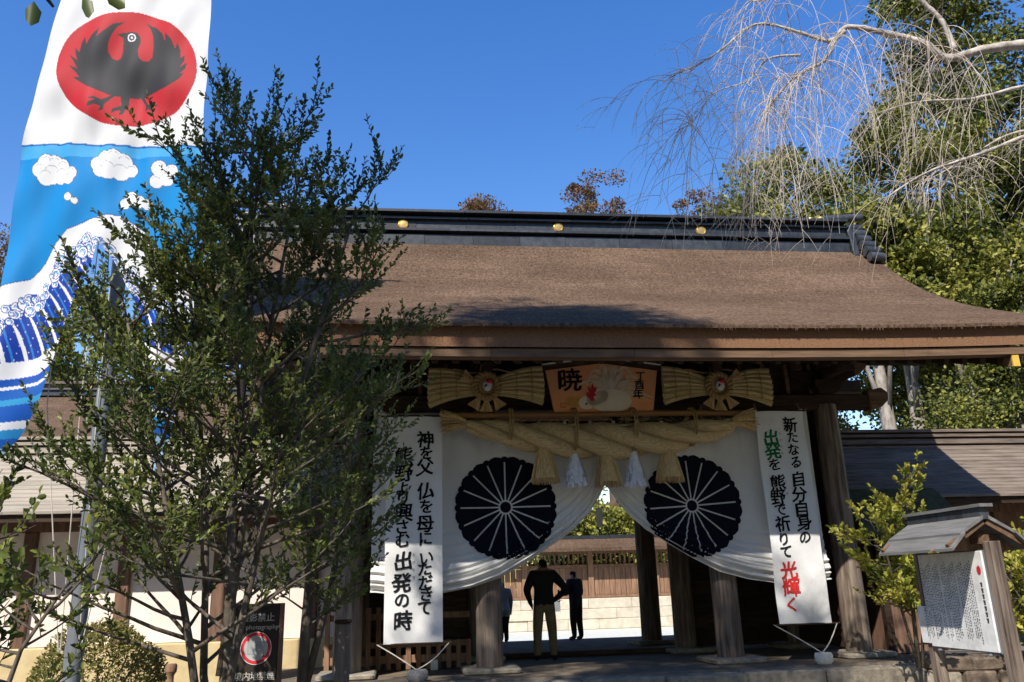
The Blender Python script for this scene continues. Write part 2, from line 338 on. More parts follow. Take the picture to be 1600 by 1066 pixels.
for bx0, bx1 in ((-3.93, -2.17), (-1.73, 1.73), (2.17, 3.93)):            # upper transom of the front row
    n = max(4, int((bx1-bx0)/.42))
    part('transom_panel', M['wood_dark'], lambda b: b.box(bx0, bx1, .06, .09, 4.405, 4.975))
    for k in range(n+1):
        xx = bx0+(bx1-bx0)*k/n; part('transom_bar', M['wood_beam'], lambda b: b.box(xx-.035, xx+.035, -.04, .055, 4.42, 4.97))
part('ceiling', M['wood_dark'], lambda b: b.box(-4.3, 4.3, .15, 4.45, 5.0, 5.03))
pl0 = {}
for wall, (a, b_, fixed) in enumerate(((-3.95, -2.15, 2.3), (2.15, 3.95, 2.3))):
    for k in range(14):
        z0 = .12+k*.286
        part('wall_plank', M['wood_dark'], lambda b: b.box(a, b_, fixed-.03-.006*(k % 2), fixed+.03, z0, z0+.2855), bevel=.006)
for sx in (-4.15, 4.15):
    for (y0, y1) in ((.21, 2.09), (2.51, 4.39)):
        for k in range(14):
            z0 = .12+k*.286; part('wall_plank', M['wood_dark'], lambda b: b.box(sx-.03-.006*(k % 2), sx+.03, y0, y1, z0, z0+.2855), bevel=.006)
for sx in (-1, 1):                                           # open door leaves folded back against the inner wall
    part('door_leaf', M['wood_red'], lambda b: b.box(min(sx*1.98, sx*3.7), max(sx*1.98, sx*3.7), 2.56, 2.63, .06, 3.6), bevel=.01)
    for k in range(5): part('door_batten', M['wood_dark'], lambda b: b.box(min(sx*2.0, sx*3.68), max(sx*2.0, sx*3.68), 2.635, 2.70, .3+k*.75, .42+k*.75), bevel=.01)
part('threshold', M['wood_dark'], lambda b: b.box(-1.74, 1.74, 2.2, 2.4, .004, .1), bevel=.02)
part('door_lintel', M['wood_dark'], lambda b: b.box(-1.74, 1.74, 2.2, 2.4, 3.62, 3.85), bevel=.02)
# bark roof
RY, RX = 2.3, 6.75
_py = np.array([2.30, 2.03, 1.55, .66, -.09, -.82, -1.98, -2.74]); _pz = np.array([8.44, 8.15, 7.60, 6.82, 6.24, 5.80, 5.23, 4.82])
_cf = np.polyfit(RY-_py, _pz, 4)
def roofz(y, x):
    d = abs(RY-y); return float(np.polyval(_cf, d))+.11*(abs(x)/RX)**3*(d/5.04)**2
YS = [RY-5.04+10.08*k/64 for k in range(65)]; XS = [RX*(-1+2*k/60) for k in range(61)]
def loft(b, xs, ys, top, bot):
    n = len(ys)*2; vs = []
    for x in xs: vs += [(x, y, top(y, x)) for y in ys]+[(x, y, bot(y, x)) for y in reversed(ys)]
    fs = [(i*n+j, i*n+(j+1) % n, (i+1)*n+(j+1) % n, (i+1)*n+j) for i in range(len(xs)-1) for j in range(n)]
    fs += [tuple(range(n))[::-1], tuple(range((len(xs)-1)*n, len(xs)*n))]
    b.add(vs, fs)
roof = part('roof', M['bark'], lambda b: loft(b, XS, YS, lambda y, x: roofz(y, x), lambda y, x: roofz(y, x)-.05), smooth='auto')
YS2 = [RY-4.93+9.86*k/40 for k in range(41)]
def und(y, x):
    d = abs(RY-y); e = .11*(abs(x)/RX)**3*(d/5.04)**2
    return min(roofz(y, x)-.30, 4.50+e+.42*(4.93-d)) if d > 1.2 else roofz(y, x)-.45
part('bark_eave', M['bark_edge'], lambda b: loft(b, [x*.988 for x in XS], YS2, lambda y, x: roofz(y, x)-.052, und), roof, smooth='auto')
b = MB(); x = -RX                                            # ragged bark tips hanging over the eave
while x < RX:
    wd = .012+.022*random.random(); z = roofz(-2.74, x); h = .004+.045*random.random()**3
    b.add([(x, -2.742, z-.03), (x+wd, -2.742, z-.03), (x+wd*.6, -2.735, z-.05-h), (x, -2.70, z-.03), (x+wd, -2.70, z-.03)], [(0, 2, 1), (3, 4, 2), (0, 3, 2), (1, 2, 4), (0, 1, 4, 3)]); x += wd
fr = b.build('bark_fringe', M['bark'], roof); fr['kind'] = 'stuff'
for s, yy in ((1, -2.5), (-1, 7.1)):
    for k in range(6):
        x0 = -6.2+k*12.4/6; x1 = x0+12.4/6-.006
        part('eave_beam', M['wood_beam'], lambda b: b.add([(x_, yy+dy, zz+roofz(-2.5, x_)-roofz(-2.5, 0)) for x_ in (x0, x1) for dy, zz in ((-.1, 4.365), (.1, 4.365), (.1, 4.485), (-.1, 4.485))], [(0, 1, 2, 3), (4, 7, 6, 5), (0, 4, 5, 1), (1, 5, 6, 2), (2, 6, 7, 3), (3, 7, 4, 0)]))
r0 = None
for k in range(42):
    xx = -6.15+k*.3
    if r0 is None: r0 = part('rafter', M['wood_dark'], lambda b: b.bar((0, -2.38, 4.38), (0, .15, 5.32), .085, .11)); r0.location = (xx, 0, 0)
    else: share(r0, gate, (xx, 0, 0))
for s in (-1, 1):                                            # curved barge boards with yellow ends
    ys = [RY-4.86+9.72*k/36 for k in range(37)]
    part('barge_board', M['wood_beam'], lambda b: loft(b, [s*5.88, s*6.0], ys, lambda y, x: und(y, x)-.004, lambda y, x: und(y, x)-.36))
    part('barge_board_end', M['gold_paint'], lambda b: b.box(min(s*5.885, s*5.995), max(s*5.885, s*5.995), RY-4.885, RY-4.862, und(-2.56, 6)-.355, und(-2.56, 6)-.02))
    b = MB(); gy = [RY-2.25+4.5*k/10 for k in range(11)]
    loft(b, [s*4.55, s*4.62], gy, lambda y, x: und(y, x)-.01, lambda y, x: 5.1); b.build('gable_panel', M['wood_dark'], gate)
# black metal ridge: rows of separate plates
ridge = part('ridge', M['copper_dark'], lambda b: b.box(-6.28, 6.28, RY-.22, RY+.22, 7.85, 8.80))
rows = [(7.9, 8.275, .35, 'p'), (8.335, 8.385, .42, 'l'), (8.39, 8.62, .29, 'p'), (8.625, 8.665, .37, 'l'), (8.735, 8.85, .46, 'c')]
for z0, z1, hy, kind in rows:
    x = -6.3; k = 0
    while x < 6.29:
        wd = (.95+.25*random.random()) if kind == 'p' else 1.9+.4*random.random()
        x1 = min(6.3, x+wd); x1 = 6.3 if 6.3-x1 < .3 else x1; o_ = .003*(k % 3)
        if kind == 'c': part('ridge_cap', M['copper_dark'], lambda b: b.prism([(RY-hy-o_, z0), (RY-hy-o_, z1-.06), (RY-.15, z1+.04), (RY+.15, z1+.04), (RY+hy, z1-.06), (RY+hy, z0)], x+.004, x1-.004, 'x'), ridge)
        else: part('ridge_plate', M['copper_dark'], lambda b: b.box(x+.004, x1-.004, RY-hy-o_, RY+hy, z0, z1), ridge)
        x = x1; k += 1
for s in (-1, 1):                                            # stepped ridge ends with rolled tiles
    part('ridge_end', M['copper_dark'], lambda b: b.prism([(RY-.5, 7.75), (RY-.42, 8.4), (RY-.3, 8.72), (RY, 8.86), (RY+.3, 8.72), (RY+.42, 8.4), (RY+.5, 7.75)], s*6.31, s*6.45, 'x'), ridge, bevel=.02)
    for k in range(6):
        yy = RY-.13-.13*k; zz = 8.72-.19*k; xx = 6.46
        part('end_tile', M['copper_dark'], lambda b: b.tube([(s*xx, yy, zz), (s*(xx+.30), yy, zz-.02)], .105, 12), ridge, smooth='auto')
        if k: part('end_tile', M['copper_dark'], lambda b: b.tube([(s*xx, 2*RY-yy, zz), (s*(xx+.30), 2*RY-yy, zz-.02)], .105, 12), ridge, smooth='auto')
    part('top_log', M['copper_dark'], lambda b: b.tube([(s*5.98, RY, 8.98), (s*6.9, RY, 9.06)], .095, 14), ridge, smooth='auto')
    part('gilt_boss', M['gold'], lambda b: b.lathe([(.001, 0), (.06, .0), (.085, .03), (.06, .07), (.001, .08)], 14, (s*5.86, RY-.1, 8.92)), ridge, smooth=True)
    part('gilt_boss', M['gold'], lambda b: b.lathe([(.001, 0), (.06, .0), (.085, .03), (.06, .07), (.001, .08)], 14, (s*5.62, RY-.1, 8.90)), ridge, smooth=True)
for x in (-6.0, -3.4, -.15, 2.98, 5.9)[1:4]:
    b = MB(); b.lathe([(.02, .035), (.075, .03), (.085, .012), (.098, .028), (.11, .012), (.112, -.01)], 20); b.v = [(p[0]+x, RY-.302-p[2], p[1]+8.505) for p in b.v]
    b.build('gilt_crest', M['gold'], ridge, smooth='auto')
# ------------------------------------------------------------------ curtain halves with chrysanthemum crests
cedge = [(-3.72, 1.24), (-3.2, 1.18), (-2.71, 1.20), (-2.25, 1.27), (-1.8, 1.40), (-1.38, 1.62), (-.98, 1.86), (-.62, 2.09), (-.30, 2.38), (-.06, 2.74), (0, 2.86)]
cxs = np.array([p[0] for p in cedge]); czs = np.array([p[1] for p in cedge])
def cbot(x): return float(np.interp(-abs(x), cxs, czs))
def ctop(x): a = abs(x); return 3.86+.10*max(0, (a-2.6)/1.1)**2*2.4-.035*abs(math.sin(a*4.2))
def csurf(x, z, s):
    zb = cbot(x); zt = ctop(x); q = max(0, z-zb); a = abs(x)
    fade = math.exp(-(q/.48)**1.5); gath = min(1, max(0, (a-.25)/.9))
    y = -.27-.045*math.sin(2.6*a+.5*s)*(1-.3*fade)
    ph = q*70/(1+.5*q)+1.6*math.sin(a*1.3+s)+.9*math.sin(a*2.9)
    y += (.038*math.sin(ph)+.020*math.sin(ph*1.7+a*2))*fade*(.35+.65*gath)
    y -= .10*math.exp(-((q-.2)/.22)**2)*gath                     # belly of the gathered hem
    tf = math.exp(-max(0, zt-z)/.55)                               # hanging pleats below the top edge
    y += .022*math.sin(a*11+s)*tf+.012*math.sin(a*23+2*s)*tf
    cf = math.exp(-a/.35); y += .03*math.sin(a*34)*cf*min(1, max(0, (3.4-z)))
    return y
for s, lab in ((-1, 'white curtain half beside the bear field banner, navy chrysanthemum crest above lifted hem'), (1, 'white curtain half beside the banner with green and red characters, navy chrysanthemum crest')):
    lab = 'white curtain half with navy chrysanthemum crest beside the banner lettered all in black' if s < 0 else 'white curtain half with navy chrysanthemum crest beside the banner with green and red characters'
    t = gthing('gate_curtain', lab, 'curtain', group='crested curtain halves')
    x1 = 3.80 if s < 0 else 3.66
    def cf_(u, v, s=s, x1=x1):
        x = x1*u**.9; zt = ctop(x); zb = cbot(x); z = zb+(zt-zb)*(1-v)**1.6
        return (s*x, csurf(x, z, s), z)
    b = MB(); b.grid(cf_, 140, 230); b.build('curtain_cloth', M['cloth'], t, smooth=True)
    part('hanging_cord', M['cord'], lambda b: b.tube([(s*.0+s*x1*k/20, -.27, ctop(x1*k/20)+.02) for k in range(21)], .012, 6), t)
    for k in range(9):
        xx = .2+k*(x1-.3)/8; part('cloth_loop', M['cloth'], lambda b: b.box(s*xx-.025, s*xx+.025, -.285, -.255, ctop(xx)-.02, ctop(xx)+.07), t)
    cx, cz, Rr = (-1.67, 2.50, .83) if s < 0 else (1.45, 2.47, .85)
    b = MB()
    def put(x, z): 
        z2 = max(z, cbot(x)+.012); return (x, csurf(abs(x), z2, s)-.013, z2)
    g = .0125
    for k in range(16):
        th = 2*math.pi*(k+.5)/16+(.0 if s < 0 else .06); ux, uz = math.cos(th), math.sin(th); wm = Rr*math.tan(math.pi/16)*.86
        cols_ = []
        for i in range(37):
            r = .115+(Rr-.115)*(i/36); h = min(r*math.tan(math.pi/16)-g, wm)
            rc = Rr-wm
            if r > rc: h = min(h, wm*math.sqrt(max(0, 1-((r-rc)/wm)**2)))
            cols_.append([put(cx+ux*r-uz*h*j, cz+uz*r+ux*h*j) for j in (-1, -.75, -.5, -.25, 0, .25, .5, .75, 1)])
        b.add([p for c in cols_ for p in c], [(i*9+j, i*9+j+1, (i+1)*9+j+1, (i+1)*9+j) for i in range(36) for j in range(8)])
        th += math.pi/16; ux, uz = math.cos(th), math.sin(th); cols_ = []
        for i in range(5):
            r = Rr*(.875+.115*i/4); h = [.004, .028, .05, .055, .02][i]
            cols_.append([put(cx+ux*r-uz*h*j, cz+uz*r+ux*h*j) for j in (-1, 0, 1)])
        b.add([p for c in cols_ for p in c], [(i*3+j, i*3+j+1, (i+1)*3+j+1, (i+1)*3+j) for i in range(4) for j in range(2)])
    n = 20; b.add([put(cx, cz)]+[put(cx+.088*math.cos(2*math.pi*j/n), cz+.088*math.sin(2*math.pi*j/n)) for j in range(n)], [(0, 1+j, 1+(j+1) % n) for j in range(n)])
    b.build('chrysanthemum_crest', M['crest'], t, smooth=True, fixn=False)
# ------------------------------------------------------------------ lettered banners
def column_text(txt, x, z, step, size, cols=None):
    out = []
    for ch in txt:
        if ch == ' ': z -= step*.45; continue
        k = .78 if ch in 'をとによりさむのでてくいただきなるたび' else 1
        out.append((ch, x, z-step*k/2, size*k)); z -= step*k
    return out, z
def banner(label, xl, xr, z0, z1, texts, seed, flap):
    t = gthing('lettered_banner', label, 'banner', (xl+xr)/2, -.53, z0, 'long lettered banners'); c = (xl+xr)/2; H = z1-z0; W = xr-xl
    def sf(x, z):
        q = (z/H); return .012*math.sin(x*6+seed+z*.7)+.05*math.sin(z*1.5+seed)*(1-q)*q*2+.014*math.sin(z*3.1+x*4+seed)+.008*math.sin(z*6.3-x*5+seed)
    b = MB(); b.grid(lambda u, v: (-W/2+W*u, sf(-W/2+W*u, H*v), H*v), 24, 90); b.build('banner_cloth', M['banner'], t, smooth=True)
    for nm, z in (('top_rod', H+.01), ('bottom_rod', -.005)):
        part(nm, M['wood_dark'], lambda b: b.tube([(-W/2-.1, 0, z), (W/2+.14, 0, z)], .014, 8), t, smooth='auto')
    for mname, items, bold in texts:
        write(items, lambda x, z: (x, sf(x, z)-.009, z), M[mname], t, bold, .12)
    ax, ay = (.05, -.34)
    zb = -z0+.16
    for s in (-1, 1):
        b = MB(); P0 = Vector((s*(W/2+.1), 0, 0)); P1 = Vector((ax, ay, zb)); pts = [P0.lerp(P1, k/10)+Vector((0, 0, -.05*s*math.sin(math.pi*k/10)*(1 if s > 0 else .2))) for k in range(11)]
        b.tube(pts, .009, 6); b.build('tie_rope', M['rope'], t)
    for s in (-1, 1): part('hanger_cord', M['rope'], lambda b: b.tube([(s*W/2*.9, 0, H+.01), (s*W/2*.9+.05, .2, H+.17)], .007, 5), t)
    return t
# left banner, all in black
def placed(txt, x, zs, size): return [(c, x+.012*math.sin(i*2.1), z, size*(.82 if c in 'をによりさむのでてくいただきなる' else 1)) for i, (c, z) in enumerate(zip(txt, zs))]
it = placed('神を父仏を母にいただきて', .18, [3.06, 2.84, 2.62, 2.25, 2.01, 1.74, 1.52, 1.23, 1.07, .87, .70, .50], .285)
it2 = placed('熊野より興さむ出発の時', -.17, [2.80, 2.53, 2.29, 2.15, 1.92, 1.70, 1.50, 1.19, .87, .62, .32], .30)
fur = [(c, .0, 1.28-.11*k, .05) for k, c in enumerate('たびだち')]
banner('white banner lettered in black brush characters only, leaf shadows on its foot', -3.58, -2.70, .50, 3.94, [('ink', it+it2, .028), ('ink', fur, 0)], 1.0, 0)
itA = placed('新たなる自分自身の', .17, [3.19, 2.98, 2.76, 2.55, 2.27, 2.02, 1.78, 1.56, 1.33], .27)
itB = placed('出発', -.2, [2.97, 2.74], .28); itC = placed('を熊野で祈りて', -.19, [2.52, 2.22, 1.98, 1.78, 1.55, 1.31, 1.11], .27)
itD = placed('光輝く', -.17, [.82, .555, .29], .29)
fur2 = [(c, -.04, 3.04-.11*k, .045) for k, c in enumerate('たびだち')]+[(c, -.04, 2.24-.2*k, .045) for k, c in enumerate('くま')]
banner('white banner with green, black and red brush characters beside the outer gate column', 2.60, 3.46, .57, 4.0, [('ink', itA+itC, .028), ('green_ink', itB, .030), ('red_ink', itD, .028), ('ink', fur2, 0)], 2.3, 0)
def stone(name, lab, cat, loc, r, m, seed=0, group=None, flat=.6):
    b = MB(); n = 14; vs = []
    prof = [(.0, 0), (.8, 0), (1, .25), (1.0, .75), (.85, .97), (.0, 1)]
    for a, h in prof:
        for j in range(n):
            t = 2*math.pi*j/n; k = 1+.07*math.sin(3*t+seed)+.05*math.sin(5*t+seed*2); vs.append((r*a*k*math.cos(t), r*.75*a*k*math.sin(t), r*flat*2*h*(1+.06*math.sin(2*t+seed))))
    K = len(prof); b.add(vs, [(i*n+j, i*n+(j+1) % n, (i+1)*n+(j+1) % n, (i+1)*n+j) for i in range(K-1) for j in range(n)])
    o = b.build(name, m, smooth='auto'); o.location = loc; o.rotation_euler[2] = YW; tag(o, lab, cat, group); return o
stone('weight_stone', 'grey granite weight roped under the black lettered banner', 'stone', G(-3.09, -.87, .002), .15, M['granite'], 1, flat=.53)
stone('weight_stone', 'pale round weight roped under the green and red lettered banner', 'stone', G(3.08, -.87, .002), .14, M['white_block'], 2, flat=.57)
# ------------------------------------------------------------------ bamboo pole, sacred rope, plaque, straw bows
pole = gthing('bamboo_pole', 'brown bamboo pole carrying the thick straw rope', 'pole', 0, -.52, 3.965)
b = MB(); pts = []; rad = []
for k in range(60):
    x = -2.72+5.28*k/59; pts.append((x, 0, .012*math.sin(x))); rad.append(.046+(.007 if k % 9 == 4 else 0))
b.tube(pts, rad, 12); b.build('bamboo_culm', M['bamboo'], pole, smooth='auto')
for x in (-2.3, 2.2): part('pole_hook', M['wood_dark'], lambda b: b.tube([(x, 0, .05), (x, .12, .17), (x, .41, .2)], .015, 6), pole)
rope = gthing('sacred_rope', 'thick twisted straw rope with straw and white paper tassels over the curtain', 'rope', 0, -.56, 3.9)
def rr(x): return .075+.205*max(0, 1-(x/2.35)**2)**.8
for k in range(3):
    b = MB(); pts = []; rad = []
    for i in range(121):
        x = -2.3+4.45*i/120; r = rr(x); ph = 2*math.pi*(x/2.5+k/3); pts.append((x, -.03+.56*r*math.cos(ph), -r+.56*r*math.sin(ph)-.02-.10*max(0, 1-(x/2.2)**2))); rad.append(.535*r)
    b.tube(pts, rad, 20); b.build('rope_strand', M['straw'], rope, smooth=True)
def brush_end(s):
    b = MB(); x0 = -2.3 if s < 0 else 2.15
    for k in range(70):
        a = random.random()*6.28; q = random.random()**.5
        p0 = Vector((x0, -.03+.05*q*math.cos(a), -.09+.05*q*math.sin(a))); p1 = p0+Vector((s*(.34+.1*random.random()), .10*q*math.cos(a), .04+.16*q*math.sin(a)))
        b.tube([p0, (p0+p1)/2+Vector((0, 0, .02)), p1], [.016, .018, .008], 5)
    b.build('rope_end', M['straw_v'], rope)
brush_end(-1); brush_end(1)
b = MB()
for k in range(420):                                         # loose straw ends standing off the rope
    x = random.uniform(-2.2, 2.1); r = rr(x)*1.04; a = random.random()*6.28; p = Vector((x, -.03+r*math.cos(a), -rr(x)-.05+r*math.sin(a))); d = Vector((random.choice((-1, 1))*1.0, .5*math.cos(a), .5*math.sin(a)-.2)).normalized()
    b.tube([p, p+d*random.uniform(.03, .10)], [.0035, .0015], 3, cap=False)
o = b.build('loose_straw', M['straw_v'], rope, fixn=False); o['kind'] = 'stuff'
for x in (-1.62, -.58, .40, 1.42):
    for dx in (0, .04):
        r = rr(x); b = MB(); zc = (-2*r-.03+.13)/2; hh = (2*r+.2)/2
        b.tube([(x+dx+.02*math.sin(t), .0+(r*1.14+.02)*math.cos(t)-.02, zc+hh*math.sin(t)) for t in [2*math.pi*k/28 for k in range(29)]], .014, 6); b.build('tie_cord', M['cord'], rope, smooth=True)
for x in (-1.06, -.05, .98):
    b = MB(); zt = -2*rr(x)+.06; L = .64
    b.tube([(x, -.08, zt), (x, -.1, zt-L*.45), (x, -.1, zt-L*.9)], [.07, .12, .19], 14)
    for k in range(230):
        a = random.random()*6.28; q = .75+.25*random.random(); p0 = Vector((x+.07*q*math.cos(a), -.08+.06*q*math.sin(a), zt)); p1 = Vector((x+.235*q*math.cos(a), -.1+.17*q*math.sin(a), zt-L*(.93+.09*random.random())))
        b.tube([p0, p0.lerp(p1, .5)+Vector((.01*math.cos(a), .01*math.sin(a), 0)), p1], [.008, .009, .007], 4, cap=True)
    b.build('straw_tassel', M['straw_v'], rope)
for x in (-.57, .41):
    b = MB(); zt = -2*rr(x)-.01; L = .58
    b.tube([(x, -.09, zt), (x, -.09, zt-L*.9)], [.04, .13], 12)
    for k in range(420):
        h = random.random(); a = random.random()*6.28; rad_ = .035+.165*h**.9; z = zt-L*h*.93; px = x+rad_*math.cos(a); py = -.09+rad_*.8*math.sin(a)
        tx, ty = -math.sin(a)*.014, math.cos(a)*.012; o_ = .03*random.random(); l = .05+.05*random.random(); dx = math.cos(a)*.02
        b.add([(px-tx, py-ty, z), (px+tx, py+ty, z-.01), (px+tx+dx, py+ty-o_*.3, z-l), (px-tx+dx, py-ty-o_*.3, z-l+.012)], [(0, 1, 2, 3)])
    b.build('paper_tassel', M['paper'], rope, fixn=False)
# votive plaque with rooster painting
ema = gthing('votive_plaque', 'orange votive plaque painted with a white rooster above the straw rope', 'plaque', 0, -.50, 4.0)
TW, BW, SH, PK = .97, .84, .77, .90
part('plaque_board', mat('orange_painted_board', (.78, .31, .12), .7, (.82, .40, .18), 1.2), lambda b: b.prism([(-BW, .0), (BW, .0), (TW, SH), (.02, PK), (-TW, SH)], .0, .05), ema)
for s in (-1, 1):
    part('roof_board', M['wood_dark'], lambda b: b.bar((s*.0, .0, PK+.02), (s*(TW+.05), .0, SH+.015), .14, .035, (0, 1, 0)), ema)
    part('roof_trim', M['white_paint'], lambda b: b.bar((s*.0, -.005, PK+.05), (s*(TW+.05), -.005, SH+.045), .02, .12, (0, 1, 0)), ema)
def flat(name, m, polys, y, parent):
    b = MB()
    for p in polys: b.add([(q[0], y, q[1]) for q in p], [tuple(range(len(p)))])
    return b.build(name, M[m] if isinstance(m, str) else m, parent, fixn=False)
def blob(cx, cz, rx, rz, n=20, rot=0): return [(cx+rx*math.cos(t)*math.cos(rot)-rz*math.sin(t)*math.sin(rot), cz+rx*math.cos(t)*math.sin(rot)+rz*math.sin(t)*math.cos(rot)) for t in [2*math.pi*k/n for k in range(n)]]
def stripe(pts, w0, w1):
    L_, R_ = [], []
    for i, p in enumerate(pts):
        a = pts[max(0, i-1)]; c = pts[min(len(pts)-1, i+1)]; d = Vector((c[0]-a[0], c[1]-a[1])).normalized(); wd = w0+(w1-w0)*i/(len(pts)-1); L_.append((p[0]-d.y*wd, p[1]+d.x*wd)); R_.append((p[0]+d.y*wd, p[1]-d.x*wd))
    return [[L_[i], L_[i+1], R_[i+1], R_[i]] for i in range(len(pts)-1)]
flat('yellow_glow', mat('yellow_paint', (.72, .37, .10), .7), [blob(-.48, .19, .19, .09)], -.002, ema)
pol = []
for k in range(17):
    a = R(160-k*9.5); ln = .36+.16*math.sin(k*1.3)**2+.006*k
    pts = [(.12+ln*1.25*t*math.cos(a), .24+ln*1.15*math.sin(a)*math.sin(t*2.2)-.25*max(0, t-.55)**1.5*(1 if a < 1.5 else .4)) for t in [q/10 for q in range(11)]]
    pol += stripe([(x, min(z, .80)) for x, z in pts], .055, .012)
flat('rooster_tail', mat('pale_plume_paint', (.68, .50, .28), .7, (.74, .60, .38), 14), pol, -.004, ema)
pol2 = []
for k in range(17):
    a = R(155-k*9.5); ln = .33+.16*math.sin(k*1.3)**2+.006*k
    pts = [(.12+ln*1.25*t*math.cos(a), .24+ln*1.15*math.sin(a)*math.sin(t*2.2)-.25*max(0, t-.55)**1.5*(1 if a < 1.5 else .4)) for t in [q/10 for q in range(11)]]
    pol2 += stripe([(x, min(z, .80)) for x, z in pts], .014, .004)
flat('rooster_plumes', mat('cream_plume_paint', (.80, .72, .56), .7), pol2, -.0055, ema)
flat('rooster_body', mat('rooster_white_paint', (.76, .66, .50), .7, (.80, .72, .58), 9), [blob(.12, .2, .36, .2), blob(-.28, .17, .15, .115, rot=.2), blob(-.1, .26, .2, .13, rot=.4)], -.007, ema)
flat('rooster_comb', 'red_paint', [[(-.28, .27), (-.29, .36), (-.25, .33), (-.25, .46), (-.21, .40), (-.17, .50), (-.15, .42), (-.10, .44), (-.12, .36), (-.15, .33), (-.11, .30), (-.17, .27), (-.15, .20), (-.21, .19), (-.24, .24)]], -.009, ema)
flat('rooster_eye', 'ink', [blob(-.30, .145, .016, .022, 10)], -.0105, ema)
write([('暁', -.56, .55, .42)], lambda x, z: (x, -.011, z), M['ink'], ema, .022, .15); write([('丁', .66, .62, .17), ('酉', .63, .47, .17), ('年', .60, .31, .19)], lambda x, z: (x, -.011, z), M['ink'], ema, .02, .1)
flat('seal_mark', 'red_paint', stripe([(-.73, .09), (-.65, .09)], .004, .004)+stripe([(-.73, .16), (-.65, .16)], .004, .004)+stripe([(-.735, .09), (-.735, .16)], .004, .004)+stripe([(-.645, .09), (-.645, .16)], .004, .004)+stripe([(-.69, .09), (-.69, .16)], .004, .004), -.003, ema)
part('plaque_bracket', M['wood_dark'], lambda b: (b.box(-.7, -.62, .051, .5, .62, .68), b.box(.62, .7, .051, .5, .62, .68)), ema)
for s in (-1, 1):
    bow = gthing('straw_bow', 'straw bow ornament with red crowned bird head above the %s' % ('black lettered banner' if s < 0 else 'green and red banner'), 'straw ornament', s*1.97, -.55, 4.42, 'straw bow ornaments')
    for sd_ in (-1, 1):
        b = MB()
        for k in range(7):
            q = (k-3)/3; pts = []; rad = []
            for i in range(11):
                t = i/10; x = sd_*(.12+.84*t); zc = q*(.10+.185*t**.8)-.05*t*t*(1 if sd_*s > 0 else .2)+.06*math.sin(t*2.5); pts.append((x+.02*q*q*sd_*-1*t, -.05*math.cos(q*1.4)*(.6+.4*t), zc)); rad.append(.030+.024*t+.006*math.sin(k*2.3))
            b.tube(pts, rad, 8)
        b.build('straw_wing', M['straw_pale'], bow, smooth='auto')
        for t in (.45, .75):
            x = sd_*(.12+.84*t); h = .10+.185*t**.8+.03; b = MB(); b.tube([(x+.01*math.sin(k*9), -.1*math.cos((k/12-.5)*2)-.01, -h+2*h*k/12+.06*math.sin(t*2.5)-.02) for k in range(13)], .008, 5); b.build('binding_cord', M['cord'], bow)
    for ph in (0, math.pi):
        b = MB(); b.tube([(.19*math.cos(t)+.03*math.cos(9*t+ph)*math.cos(t), -.1+.03*math.sin(9*t+ph), .2*math.sin(t)+.03*math.cos(9*t+ph)*math.sin(t)) for t in [2*math.pi*k/90 for k in range(91)]], .034, 8); b.build('twisted_ring', M['cord'], bow, smooth=True)
    part('straw_disc', M['straw_v'], lambda b: b.tube([(0, -.03, 0), (0, -.075, 0)], .185, 20), bow)
    b = MB(); b.tube([(.09*math.cos(t), -.03, .30+.10*math.sin(t)) for t in [2*math.pi*k/20 for k in range(21)]], .018, 6); b.build('hanging_loop', M['cord'], bow, smooth=True)
    b = MB(); b.tube([(.15*t, -.03, .44+.02*math.sin(t*5)) if 0 else (-.55+1.1*k/20, -.04, .27+.03*math.cos(k*.5)) for k, t in enumerate([0]*21)], .014, 6); b.build('binding_cord', M['cord'], bow)
    b = MB(); b.lathe([(.001, -.12), (.06, -.1), (.095, -.03), (.09, .05), (.05, .1), (.001, .115)], 16); b.v = [(p[0]*.78+.01, p[1]*.5-.13, p[2]*.78) for p in b.v]; b.build('bird_head', M['white_paint'], bow, smooth=True)
    b = MB(); b.lathe([(.001, 0), (.075, .0), (.085, .05), (.05, .1), (.001, .115)], 14); b.v = [(p[0]*.75+.035, p[1]*.5-.14, p[2]*.75+.03) for p in b.v]; b.build('red_crown', M['red_paint'], bow, smooth=True)
    part('bird_beak', M['ink'], lambda b: b.tube([(-.01, -.17, .0), (-.05, -.20, -.04)], [.018, .005], 8), bow)
    for k, a in enumerate((R(-150) if s < 0 else R(-20), R(-122), R(-92), R(-58))):
        if k == 0: a = R(155) if s < 0 else R(28)
        ca, sa = math.cos(a), math.sin(a); b = MB()
        for j in range(26):
            q = (j/25-.5); b.tube([(.2*ca, -.1, .2*sa), (.43*ca-sa*q*.2, -.12-.02*random.random(), .43*sa+ca*q*.2)], [.012, .009], 4)
        b.build('small_tassel', M['straw_v'], bow)
